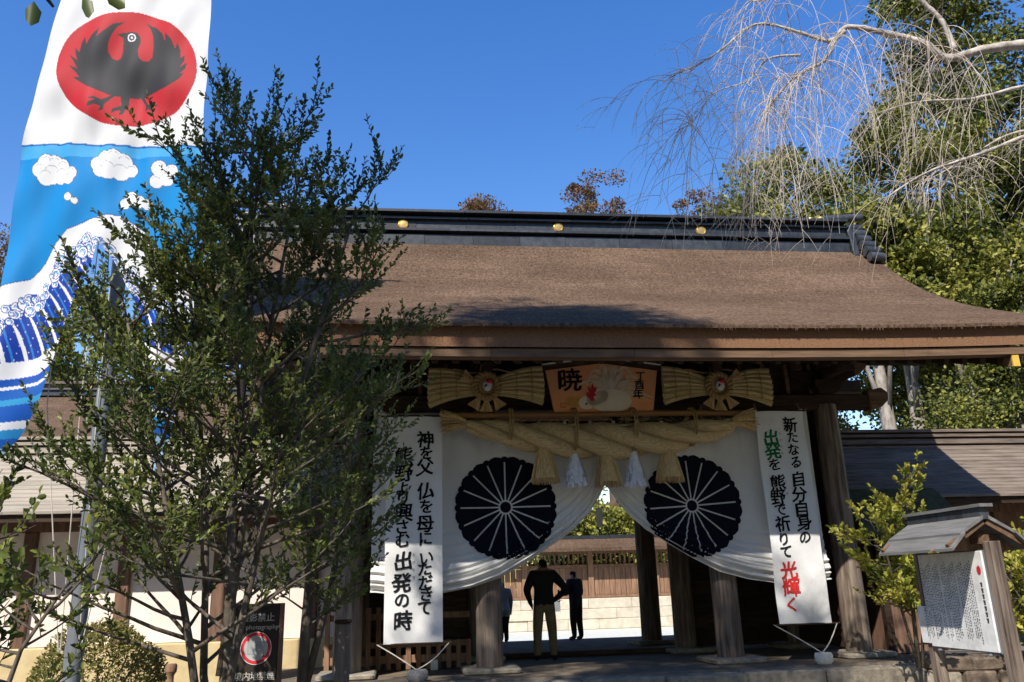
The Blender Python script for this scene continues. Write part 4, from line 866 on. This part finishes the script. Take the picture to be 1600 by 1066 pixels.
spray_tree(lt2, stems, 46, lambda q: .95*(1-q)**.6*(.5+.5*min(1, q/.5))+.2, .056, 'leaf_fore', 10, 12, rise=(.05, .8), rtrunk=.06, tmin=.26)
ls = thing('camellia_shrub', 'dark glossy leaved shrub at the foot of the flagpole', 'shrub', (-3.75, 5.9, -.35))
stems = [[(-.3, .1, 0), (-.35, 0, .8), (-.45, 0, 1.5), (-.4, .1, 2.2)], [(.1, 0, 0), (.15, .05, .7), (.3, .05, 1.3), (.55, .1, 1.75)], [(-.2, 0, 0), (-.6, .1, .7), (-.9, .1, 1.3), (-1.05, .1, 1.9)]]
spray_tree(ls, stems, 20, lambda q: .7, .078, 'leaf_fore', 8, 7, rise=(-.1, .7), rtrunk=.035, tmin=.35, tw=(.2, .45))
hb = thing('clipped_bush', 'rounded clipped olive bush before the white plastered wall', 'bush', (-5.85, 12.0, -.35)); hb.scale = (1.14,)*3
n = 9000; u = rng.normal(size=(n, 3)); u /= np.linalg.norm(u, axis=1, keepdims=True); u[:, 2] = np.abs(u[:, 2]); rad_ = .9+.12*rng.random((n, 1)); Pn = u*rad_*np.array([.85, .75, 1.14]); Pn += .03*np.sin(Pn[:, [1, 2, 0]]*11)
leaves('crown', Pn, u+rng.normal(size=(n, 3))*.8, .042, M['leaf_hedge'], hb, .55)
part('stem', M['trunk'], lambda b: [b.tube(curve_pts((0, 0, 0), (math.cos(a), math.sin(a), 1.2), .85, 4), [.03, .025, .02, .015, .01], 5) for a in (0, 1.3, 2.6, 3.9, 5.2)], hb)
# ---------------- yellow-leaved shrubs on the right
for i, (loc, H, lab, sc) in enumerate((((5.62, 12.4, .0), 2.85, 'yellow green shrub spreading between the outer gate column and the notice board', 1.0), ((7.2, 12.0, -.35), 2.3, 'yellow green shrub growing behind the notice board posts', .9))):
    ns = thing('yellow_shrub', lab, 'shrub', loc, 0, 'yellow leaved shrubs')
    stems = [[(0, 0, 0), (.05, 0, H*.3), (.1, .05, H*.6), (.35, .05, H*.95)], [(0, 0, 0), (-.15, -.05, H*.3), (-.25, -.1, H*.55), (-.42, -.1, H*.72)], [(.05, 0, 0), (.2, 0, H*.3), (.45, .1, H*.6)]]
    spray_tree(ns, stems, 30, lambda q: .70*(1.05-q*.55), .078, 'leaf_yellow', 13, 15, rise=(-.1, .7), rtrunk=.03, tmin=.25, tw=(.14, .32), width=.58)
# ---------------- big trees behind the right wall
bgt = [((12.5, 34, -.28), 14.0, (5.5, 3.5), 110, 'leaf_mid', 'leafy evergreen closing the view behind the pale trunks'), ((17.5, 33, -.28), 14.0, (5.0, 3.5), 100, 'leaf_mid', 'leafy evergreen behind the dark gap under the right eave corner'), ((10.6, 29, -.28), 17.5, (4.2, 3.5), 90, 'leaf_mid', 'pale crowned evergreen rising over the right end of the roof'), ((15.0, 27.5, -.28), 18.5, (4.5, 4), 100, 'leaf_mid', 'broad yellow green evergreen behind the gable end of the gate'),
       ((19.5, 26, -.28), 17.5, (4.5, 4), 100, 'leaf_mid', 'tall broadleaf evergreen behind the right shingled wall'), ((14.5, 22.5, -.28), 9.5, (3.2, 2.4), 62, 'leaf_mid', 'low evergreen filling the gap under the right eave'), ((19.0, 21.0, -.28), 11.0, (3.6, 2.6), 70, 'leaf_mid', 'bushy evergreen beyond the notice board roof')]
for i, (loc, H, cr_, ncl, mm, lab) in enumerate(bgt):
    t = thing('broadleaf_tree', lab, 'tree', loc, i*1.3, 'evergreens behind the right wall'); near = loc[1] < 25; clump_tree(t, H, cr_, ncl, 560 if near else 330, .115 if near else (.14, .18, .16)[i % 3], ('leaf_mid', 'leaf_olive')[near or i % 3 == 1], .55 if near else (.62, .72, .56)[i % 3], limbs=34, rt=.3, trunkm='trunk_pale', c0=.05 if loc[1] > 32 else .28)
for i, (loc, lean) in enumerate((((11.6, 24.0, -.28), (-.9, 0)), ((12.5, 24.3, -.28), (-.5, .2)), ((13.6, 24.0, -.28), (.5, 0)))):
    t = thing('pale_trunked_tree', ('pale bare trunk leaning left under the right eave', 'straight pale trunk between two leaning ones under the right eave', 'mottled pale trunk leaning right under the right eave')[i], 'tree', loc, 0, 'pale trunks under the right eave')
    clump_tree(t, 12.5, (2.2, 2.0), 26, 240, .17, 'leaf_mid', .7, rt=.36, trunkm='trunk_pale', lean=lean, c0=.68, limbs=8)
cd = thing('cedar_tree', 'tall cedar behind the weeping cherry branches', 'tree', (19.5, 31, -.28), 0); clump_tree(cd, 33, (5.4, 4.8), 130, 300, .20, 'leaf_olive', .85, rt=.45, cone=1, c0=.3, droop=.5, limbs=40)
# ---------------- brown cedar tops over the ridge and at far left
for i, (x, y, H, r, ncl, sp, lab) in enumerate(((-1.75, 45, 23.9, 1.9, 34, .55, 'rounded brown treetop just clearing the ridge, above the leftmost pair of gilt crests'), (5.2, 45, 25.5, 2.4, 34, .45, 'taller open brown treetop standing highest above the roof ridge'), (11.9, 45, 24.1, 2.0, 30, .6, 'brown treetop over the ridge beside the weeping cherry twigs'), (-31, 45, 23.2, 2.6, 36, .6, 'brown treetop beside the outer edge of the tall flag'))):
    t = thing('brown_cedar', lab, 'tree', (x, y, -.28), i, 'brown treetops beyond the gate'); clump_tree(t, H, (r*1.2, r*1.2), ncl, 170, .15, 'leaf_brown', sp*.85, rt=.3, c0=.74, limbs=34)
# ---------------- trees behind the left wall and in the courtyard
for i, (loc, H, r, lab) in enumerate((((-20.6, 36, -.28), 15.6, 4.2, 'yellow green tree between the tails of the flag'), ((-14.6, 35, -.28), 18.6, 4.0, 'yellow green tree beside the left end of the gate roof'), ((-25.0, 40, -.28), 15.0, 3.6, 'leafy tree far behind the left hall'))):
    t = thing('broadleaf_tree', lab, 'tree', loc, i, 'trees behind the left wall'); clump_tree(t, H, (r, r), 72, 300, .18, 'leaf_mid', .66, rt=.22, c0=.35)
for i, (gx, gy, H) in enumerate(((2.6, 20.0, 4.6), (5.6, 20.3, 4.2), (13, 30, 9), (-2.5, 30, 9), (5.0, 31, 9.5))):
    t = thing('broadleaf_tree', ('leafy tree rising behind the inner fence beside the gabled building', 'leafy tree in front of the gabled building', 'leafy tree past the right gate columns behind the inner fence', 'leafy tree behind the person in the grey coat', 'taller leafy tree closing the view behind the gabled building')[i], 'tree', G(gx, gy, -.28), i, 'trees behind the inner fence'); clump_tree(t, H, (3.2, 2.4), 64, 200, .18, 'leaf_mid', .62, rt=.22, c0=.1)
# ---------------- weeping cherry
ch = thing('weeping_cherry', 'bare weeping cherry with pale limbs and long drooping twigs', 'tree', (8.3, 8.2, -.35))
o3 = Vector((8.3, 8.2, -.35)); wood = MB(); tw = MB()
def W(*p): return [Vector(q)-o3 for q in p]
def sm(pts, n=6):
    pts = [Vector(p) for p in pts]; out = []
    for i in range(len(pts)-1):
        a = pts[max(0, i-1)]; b_ = pts[i]; c = pts[i+1]; d = pts[min(len(pts)-1, i+2)]
        for k in range(n):
            t = k/n; out.append(.5*((2*b_)+(c-a)*t+(2*a-5*b_+4*c-d)*t*t+(3*b_-a-3*c+d)*t**3))
    return out+[pts[-1]]
limbs = [(W((8.3, 8.2, -.35), (8.25, 8.2, 2), (8.1, 8.15, 4.5), (7.5, 8.1, 6.4), (6.6, 8, 7.0), (6.0, 8, 7.05), (5.5, 8, 7.0), (5.07, 8, 6.9), (4.85, 8, 7.1), (4.55, 8, 7.22), (4.03, 8, 7.36), (3.85, 8, 7.22), (3.68, 8, 6.93), (3.45, 8, 6.8), (3.2, 8, 6.62), (2.9, 8, 6.25)), .115, .009),
         (W((3.95, 8, 7.3), (3.75, 8, 7.18), (3.45, 8, 7.3), (3.1, 8, 7.43), (2.86, 8, 7.4), (2.55, 8, 7.14), (2.25, 8, 6.93), (2.0, 8, 6.82), (1.8, 8, 6.7)), .032, .006),
         (W((5.17, 8, 7.0), (5.1, 8, 7.4), (4.9, 8, 7.75), (4.75, 8, 8.4)), .04, .02),
         (W((7.6, 8.1, 6.3), (6.6, 7.9, 6.45), (5.88, 7.9, 6.45), (5.2, 7.9, 6.3), (4.6, 7.9, 6.28), (4.1, 7.9, 6.15)), .05, .006),
         (W((7.9, 8.1, 5.6), (6.6, 7.7, 5.95), (5.7, 7.7, 5.75), (5.0, 7.7, 5.5), (4.4, 7.7, 5.3), (3.9, 7.7, 5.0)), .055, .006),
         (W((8.0, 8.1, 5.3), (6.8, 8.3, 6.0), (5.9, 8.3, 6.1), (5.2, 8.3, 5.75), (4.7, 8.3, 5.5)), .04, .005),
         (W((4.85, 8, 8.35), (4.2, 8, 8.2), (3.6, 8, 8.0), (3.2, 8, 7.8), (2.9, 8, 7.75)), .03, .008),
         (W((3.4, 8, 7.0), (3.05, 8.05, 7.0), (2.8, 8.1, 6.75), (2.4, 8.1, 6.6), (2.1, 8.1, 6.2)), .018, .004)]
sml = []
for li, (pts, r0, r1) in enumerate(limbs):
    p = sm(pts); k = len(p); wood.tube(p, [r0+(r1-r0)*(i/(k-1))**.55+.004*math.sin(i*2.3)*(r0 > .03) for i in range(k)], 9); sml.append(p)
wood.build('trunk', M['cherry'], ch, smooth=True)
def droop(p, L, out, r=.004, depth=0):
    d = Vector((out[0]+random.gauss(0, .2), random.gauss(0, .3), out[1]+random.gauss(0, .15))).normalized(); q = [Vector(p)]; n = max(6, int(L/.10)); st_ = L/n
    for i in range(n):
        g_ = min(1, .10+.9*st_*2.6); d = (d*(1-g_*.55)+Vector((-.10+random.gauss(0, .13), random.gauss(0, .13), -1))*g_*.55).normalized(); q.append(q[-1]+d*st_)
        if q[-1].z+o3.z < 4.75+.3*math.sin(q[0].x*5): break
    n = len(q)-1
    if n < 2: return
    tw.tube(q, [r*(1-.65*i/n) for i in range(n+1)], 4, cap=False)
    if depth < 2:
        for k in range(int(L*(3.4 if depth == 0 else 2))):
            i = random.randint(1, n-1); droop(q[i], L*random.uniform(.3, .65), (random.gauss(-.15, .45), random.uniform(-.5, .1)), r*.7, depth+1)
for li, cnt, Lr in ((0, 36, (.6, 1.9)), (1, 36, (.4, 1.3)), (3, 20, (.4, 1.1)), (4, 22, (.4, 1.3)), (5, 16, (.3, .9)), (6, 22, (.6, 1.6)), (2, 10, (.5, 1.2)), (7, 28, (.5, 1.7))):
    p = sml[li]; k0 = int(len(p)*(.42 if li == 0 else .12))
    for c in range(cnt): q = p[random.randint(k0, len(p)-1)]; droop(q, random.uniform(*Lr), (random.gauss(-.3, .3), random.uniform(-.3, .35)), .0043)
for c in range(26): p = sml[0]; q = p[random.randint(int(len(p)*.80), len(p)-1)]; droop(q, random.uniform(1.1, 2.1), (random.gauss(-.15, .3), random.uniform(-.4, .2)), .0045)
for c in range(16): p = sml[5]; q = p[random.randint(int(len(p)*.7), len(p)-1)]; droop(q, random.uniform(.6, 1.2), (random.gauss(-.1, .3), random.uniform(-.5, .1)), .0042)
for c in range(16): p = sml[0]; q = p[random.randint(int(len(p)*.5), int(len(p)*.72))]; droop(q, random.uniform(1.0, 2.2), (random.gauss(0, .3), random.uniform(-.5, .1)), .0045)
tw.build('twigs', M['twig'], ch, fixn=False)
# ---------------- tall tree behind the viewpoint: it shades the young evergreens and throws the shadow on the roof
sh = thing('shade_tree', 'tall broadleaf tree whose leaf tips hang in above the flag', 'tree', (-5.3, -2.6, -.35))
H = 22.2; C = []
for k in range(60):
    z = 14.2+8.3*(k+.5)/60; rmax = 2.6 if z < 17 else max(.9, 2.5*math.sqrt(max(0, 1-((z-17)/6.2)**2))*.95); a = random.random()*6.283; r = rmax*random.random()**.5; C.append((r*math.cos(a)+(.45 if z > 17 else 0), r*math.sin(a), z))
C = np.array(C); per = 240; n = len(C)*per; off = rng.normal(size=(n, 3)); off /= np.linalg.norm(off, axis=1, keepdims=True); off *= rng.random((n, 1))**.4*.85
PP = np.repeat(C, per, 0)+off; DD = off+rng.normal(size=(n, 3))*.5
b = MB(); tp = [(0, 0, 0), (.1, 0, 5), (-.05, .1, 10), (.2, 0, 15), (.35, 0, 20.5)]; b.tube(sm(tp), [.34*(1-.9*i/24) for i in range(25)], 10)
for c in C[::4]: b.tube([(.05, 0, c[2]-1.5), (c[0]*.6, c[1]*.6, c[2]-.5), tuple(c)], [.07, .04, .015], 5)
low = sm([(.05, .05, 4.2), (1.2, 1.6, 4.6), (2.4, 3.4, 4.55), (3.3, 4.9, 4.1), (3.58, 5.2, 3.80)]); b.tube(low, [.07*(1-.92*i/24) for i in range(25)], 7)
b.build('trunk', M['trunk'], sh, smooth=True)
tip = Vector((3.55, 5.13, 3.79)); ex = []; ed = []
for dx, dy, dz, ddx, ddz in ((.0, 0, -.02, -.02, -1), (.16, .03, .02, .35, -.9), (-.10, -.05, .05, -.5, -.6), (.05, -.1, .06, .1, -.9), (-.2, -.12, .12, -.6, -.4), (.2, .1, .1, .6, -.5), (-.02, -.3, .15, 0, -1), (.1, -.4, .2, .3, -.8)): ex.append((tip.x+dx, tip.y+dy, tip.z+dz)); ed.append((ddx, .1, ddz))
for k in range(40): q = low[random.randint(8, 19)]; ex.append((q.x+random.gauss(0, .1), q.y+random.gauss(0, .1), q.z+.05*random.random())); ed.append((random.gauss(0, 1), random.gauss(0, 1), .2))
PP = np.concatenate([PP, np.array(ex)]); DD = np.concatenate([DD, np.array(ed)]); sz = np.concatenate([np.full(n, .17), np.full(8, .125), np.full(len(ex)-8, .09)])
leaves('crown', PP, DD, sz, M['leaf_dark'], sh, .5)
for i, (x, y, H) in enumerate(((-24, -10, 19), (-16, -16, 19), (-8, -19, 20), (0, -15, 19), (8, -17, 20), (16, -13, 20), (23, -6, 19), (-27, 0, 18), (27, 3, 19))):  # unseen trees added behind the viewpoint to block low sky and deepen the shade
    t = thing('added_grove_tree', 'unseen evergreen added to dim sky light, in the grove facing the gate', 'tree', (x, y, -.35), i, 'grove facing the gate'); clump_tree(t, H, (5.0, 4.2), 90, 60, .62, 'leaf_dark', 1.25, rt=.4, c0=.08)
# ------------------------------------------------------------------ flagpole and tall printed flag
fp = thing('flagpole', 'grey steel flagpole standing behind the split tails of the flag', 'flagpole', (-5.25, 10.15, -.35)); fp.scale = (1.16,)*3
part('pole_shaft', M['steel'], lambda b: b.tube([(0, 0, 0), (0, 0, 4), (0, 0, 10.4)], [.088, .082, .06], 18), fp, smooth='auto')
part('cross_arm', M['steel'], lambda b: b.tube([(-.98, -.56, 10.3), (1.2, -.56, 10.3)], .03, 10), fp, smooth='auto'); part('arm_bracket', M['steel'], lambda b: b.tube([(.1, -.56, 10.3), (0, 0, 10.3)], .03, 8), fp)
for dx, x1 in ((-.12, -.5), (.12, .62), (-.1, -.1), (.1, .1)): part('halyard', M['rope'], lambda b: b.tube([(dx*.9, -.1, .9), (x1*.9, -.3, 3.4), (x1, -.5, 10.25)], .006, 5), fp)
part('pole_band', M['steel'], lambda b: b.tube([(0, 0, .85), (0, 0, .95)], .095, 18), fp)
fl = thing('tall_flag', 'tall white and blue flag with a black crow on a red disc', 'flag', (-4.4*1.1875, 9.5, 1.27+8.63*1.1875)); fl.scale = (1.1875,)*3
def fproj(x, z):
    d = Vector((x, 8.0, z-CAMZ)); return 800+1270*d.dot(cr)/d.dot(fw), 533-1270*d.dot(cu)/d.dot(fw)
ZT, ZB = 9.9, 2.35; LE = np.array([(9.9, -5.15), (8.07, -5.22), (6.16, -5.42), (5.0, -5.42), (4.0, -5.36), (3.0, -5.30), (2.35, -5.22)]); RE = np.array([(9.9, -3.46), (8.0, -3.43), (6.1, -3.36), (5.0, -3.34), (4.16, -3.33), (3.5, -3.36), (3.0, -3.42), (2.35, -3.5)])
GL = np.array([(9.9, -4.4), (4.95, -4.4), (4.7, -4.44), (4.25, -4.60), (3.4, -4.82), (2.85, -4.95), (2.35, -5.16)]); GR = np.array([(9.9, -4.4), (4.95, -4.4), (4.75, -4.25), (4.2, -3.93), (3.6, -3.74), (3.05, -3.62), (2.6, -3.56), (2.35, -3.53)])
def ip(A, z): return np.interp(-z, -A[:, 0], A[:, 1])
NZ, NU = 720, 140
Z = np.linspace(ZT, ZB, NZ+1)
VX = []; VZ = []; FF = []; base = 0
for A, B in ((LE, GL), (GR, RE)):
    for z in Z: VX.append(ip(A, z)+(ip(B, z)-ip(A, z))*np.linspace(0, 1, NU+1)); VZ.append(np.full(NU+1, z))
    jj, ii = np.meshgrid(np.arange(NZ), np.arange(NU), indexing='ij'); i0 = base+jj*(NU+1)+ii; FF.append(np.stack([i0, i0+1, i0+NU+2, i0+NU+1], -1).reshape(-1, 4)); base += (NZ+1)*(NU+1)
VX = np.concatenate(VX); VZ = np.concatenate(VZ); FF = np.concatenate(FF)
dx, dy, dz = VX, np.full_like(VX, 8.0), VZ-CAMZ
de = dx*fw.x+dy*fw.y+dz*fw.z; PX = 800+1270*(dx*cr.x+dy*cr.y+dz*cr.z)/de; PY = 533-1270*(dx*cu.x+dy*cu.y+dz*cu.z)/de     # artwork drawn in the flag's own flat layout
lo = np.clip((ZT-VZ)/(ZT-ZB), 0, 1)
VY = .035*np.sin(VX*5+VZ*.5)*(.2+lo)+.014*np.sin(VX*15-VZ*.9)*(.3+lo)+.06*np.sin(VZ*1.4+VX)*lo+.008*np.sin(VX*29+VZ*2.2)*np.exp(-np.abs(VZ-6.1)/.4)
VY += .28*np.clip((5.0-VZ)/2.2, 0, 1)**1.3*np.sin(VX*8+VZ*.8)*.5+.02*np.sin((VX*.8+VZ)*6)*np.exp(-((VZ-6.6)/.5)**2)+.012*np.sin((VX-VZ*.7)*9)
def inpoly(P):
    P = np.array(P, float); c = np.zeros(len(PX), bool); j = len(P)-1
    for i in range(len(P)):
        xi, yi = P[i]; xj, yj = P[j]
        with np.errstate(divide='ignore', invalid='ignore'): c ^= ((yi > PY) != (yj > PY)) & (PX < (xj-xi)*(PY-yi)/(yj-yi+1e-12)+xi)
        j = i
    return c
C_ = np.empty((len(PX), 4), np.float32); C_[:] = (.70, .70, .69, 1)
def setc(mask, c): C_[mask] = (*c, 1)
setc(((PX-200)/109)**2+((PY-109)/91)**2 < 1, (.47, .014, .022))
k = 1/3.948
crow = [(770, 130), (720, 170), (690, 220), (672, 270), (668, 320), (690, 360), (720, 372), (745, 360), (755, 320), (757, 230), (745, 222), (720, 214), (748, 200), (775, 196), (800, 190), (840, 195), (862, 225), (866, 260), (850, 310), (858, 360), (885, 380), (915, 378), (938, 350), (946, 290), (940, 220), (925, 175), (897, 138), (960, 165), (1000, 205), (1020, 260), (1018, 200), (1055, 240), (1080, 300), (1092, 262), (1112, 310), (1112, 360), (1140, 340), (1135, 385), (1112, 420), (1156, 390), (1148, 430), (1112, 465), (1142, 456), (1118, 492), (1080, 520), (1030, 550), (930, 580), (885, 590), (850, 602), (800, 605), (795, 650), (785, 672), (760, 715), (740, 720), (748, 690), (722, 692), (692, 712), (702, 680), (755, 655), (745, 600), (715, 600), (655, 655), (648, 690), (618, 700), (632, 672), (600, 662), (560, 682), (562, 655), (600, 632), (555, 628), (592, 614), (640, 628), (690, 600), (650, 585), (560, 552), (520, 530), (455, 485), (500, 488), (478, 460), (433, 414), (485, 432), (468, 400), (437, 344), (486, 385), (475, 340), (470, 300), (500, 335), (512, 270), (531, 234), (543, 285), (575, 225), (622, 178), (605, 238), (645, 200), (700, 150)]
setc(inpoly([(x*k, y*k) for x, y in crow]), (.030, .030, .034))
setc(inpoly([(x*k, y*k) for x, y in [(880, 585), (905, 640), (945, 636), (985, 662), (948, 655), (930, 690), (915, 672), (890, 690), (895, 650), (860, 595)]]), (.03, .03, .034))
r = np.hypot(PX-808*k, PY-227*k); setc(r < 6.6, (.75, .75, .75)); setc(r < 4.6, (.03, .03, .034)); setc(r < 1.9, (.7, .7, .7))
blue = PY > 224+.028*(PX-30); setc(blue, (.008, .235, .58)); setc(blue & (PY < 230+.028*(PX-30)), (.01, .12, .38)); setc(blue & (PY > 226+.028*PX) & (PY < 247), (.06, .36, .68))
def circ(cx, cy, r): return np.hypot(PX-cx, PY-cy) < r
for cl in ([(62, 265, 12), (72, 255, 13), (86, 257, 13), (98, 262, 12), (80, 270, 16), (96, 274, 14), (108, 280, 9), (70, 275, 13), (112, 272, 10)], [(155, 258, 11), (166, 250, 11), (180, 248, 12), (194, 254, 12), (170, 266, 15), (188, 268, 14), (204, 266, 10), (158, 268, 10)], [(250, 265, 12), (262, 280, 12), (245, 285, 10), (270, 270, 10)], [(205, 310, 10), (218, 316, 9), (230, 320, 8), (195, 318, 8)], [(108, 309, 6), (118, 315, 5)]):
    mk_ = np.zeros(len(PX), bool); mo = mk_.copy()
    for c in cl: mk_ |= circ(*c); mo |= circ(c[0], c[1], c[2]+1)
    setc(mo, (.08, .10, .2)); setc(mk_, (.80, .80, .79))
    for c in cl: setc(mk_ & (np.abs(np.hypot(PX-c[0], PY-c[1])-c[2]*.72) < .45) & (np.arctan2(PY-c[1], PX-c[0]) < -.6) & (np.arctan2(PY-c[1], PX-c[0]) > -2.6), (.38, .40, .46))
y1 = np.interp(PX, [-90, 0, 40, 65, 85, 105, 140, 170, 190, 225, 250, 300], [478, 447, 433, 408, 380, 358, 343, 336, 338, 362, 392, 440])
y2 = np.interp(PX, [-90, 0, 30, 60, 90, 110, 140, 170, 200, 240, 260, 300], [540, 508, 476, 458, 425, 400, 382, 400, 440, 470, 480, 500])
y3 = np.interp(PX, [-90, 0, 50, 90, 110, 160, 200, 240, 300], [610, 572, 556, 525, 505, 470, 505, 545, 560])
y4 = y3+26; y5 = y4+12; y6 = y5+5; y7 = y6+16; y8 = y7+10
W_ = (.78, .78, .78)
setc(PY > y1-1.5, (.02, .07, .33)); setc(PY > y1, W_); setc(PY > y2, (.010, .045, .32))
st_ = np.mod(PX-.55*(PY-470)+.0022*(PY-470)**2, 27); setc((PY > y2) & (st_ < 5.5*np.clip((PY-y2)/40, .2, 1)), W_); setc((PY > y2) & (st_ > 12) & (st_ < 15), (.03, .2, .55))
setc((PY > y2) & (np.hypot(np.mod(PX+PY*.3, 13)-6.5, np.mod(PY+PX*.2, 11)-5.5) < .9), (.6, .65, .75))
fr_ = random.Random(3)
for k_ in range(190):
    px_ = fr_.uniform(-70, 300); cy_ = float(np.interp(px_, [-90, 0, 30, 60, 90, 110, 140, 170, 200, 240, 260, 300], [540, 508, 476, 458, 425, 400, 382, 400, 440, 470, 480, 500]))+fr_.gauss(0, 8); R_ = fr_.uniform(3.5, 9); rr_ = np.hypot(PX-px_, PY-cy_); near = rr_ < R_+1.2
    setc(near, (.02, .06, .28)); setc(rr_ < R_, W_); ang = np.arctan2(PY-cy_, PX-px_)
    setc((np.abs(rr_-R_*.62) < .7) & (ang < 1.4), (.03, .10, .36)); setc((rr_ < R_*.5) & (rr_ > R_*.18) & (ang < .6), (.16, .40, .66))
setc(PY > y3, W_); setc(PY > y4, (.012, .09, .42)); setc(PY > y5, W_); setc(PY > y6, (.015, .12, .46)); setc(PY > y7, (.04, .32, .6)); setc(PY > y8, (.012, .10, .44)); setc(PY > y8+26, W_); setc(PY > y8+38, (.03, .27, .58)); setc(PY > y8+52, (.015, .11, .45)); setc(PY > y8+66, (.3, .5, .66))
fo = npmesh('flag_cloth', np.stack([VX+4.4, VY, VZ-9.9], -1), FF, attrmat('printed_flag_cloth', .6, .15, .18), fl, True)
ca = fo.data.color_attributes.new('print', 'FLOAT_COLOR', 'POINT'); ca.data.foreach_set('color', C_.ravel())
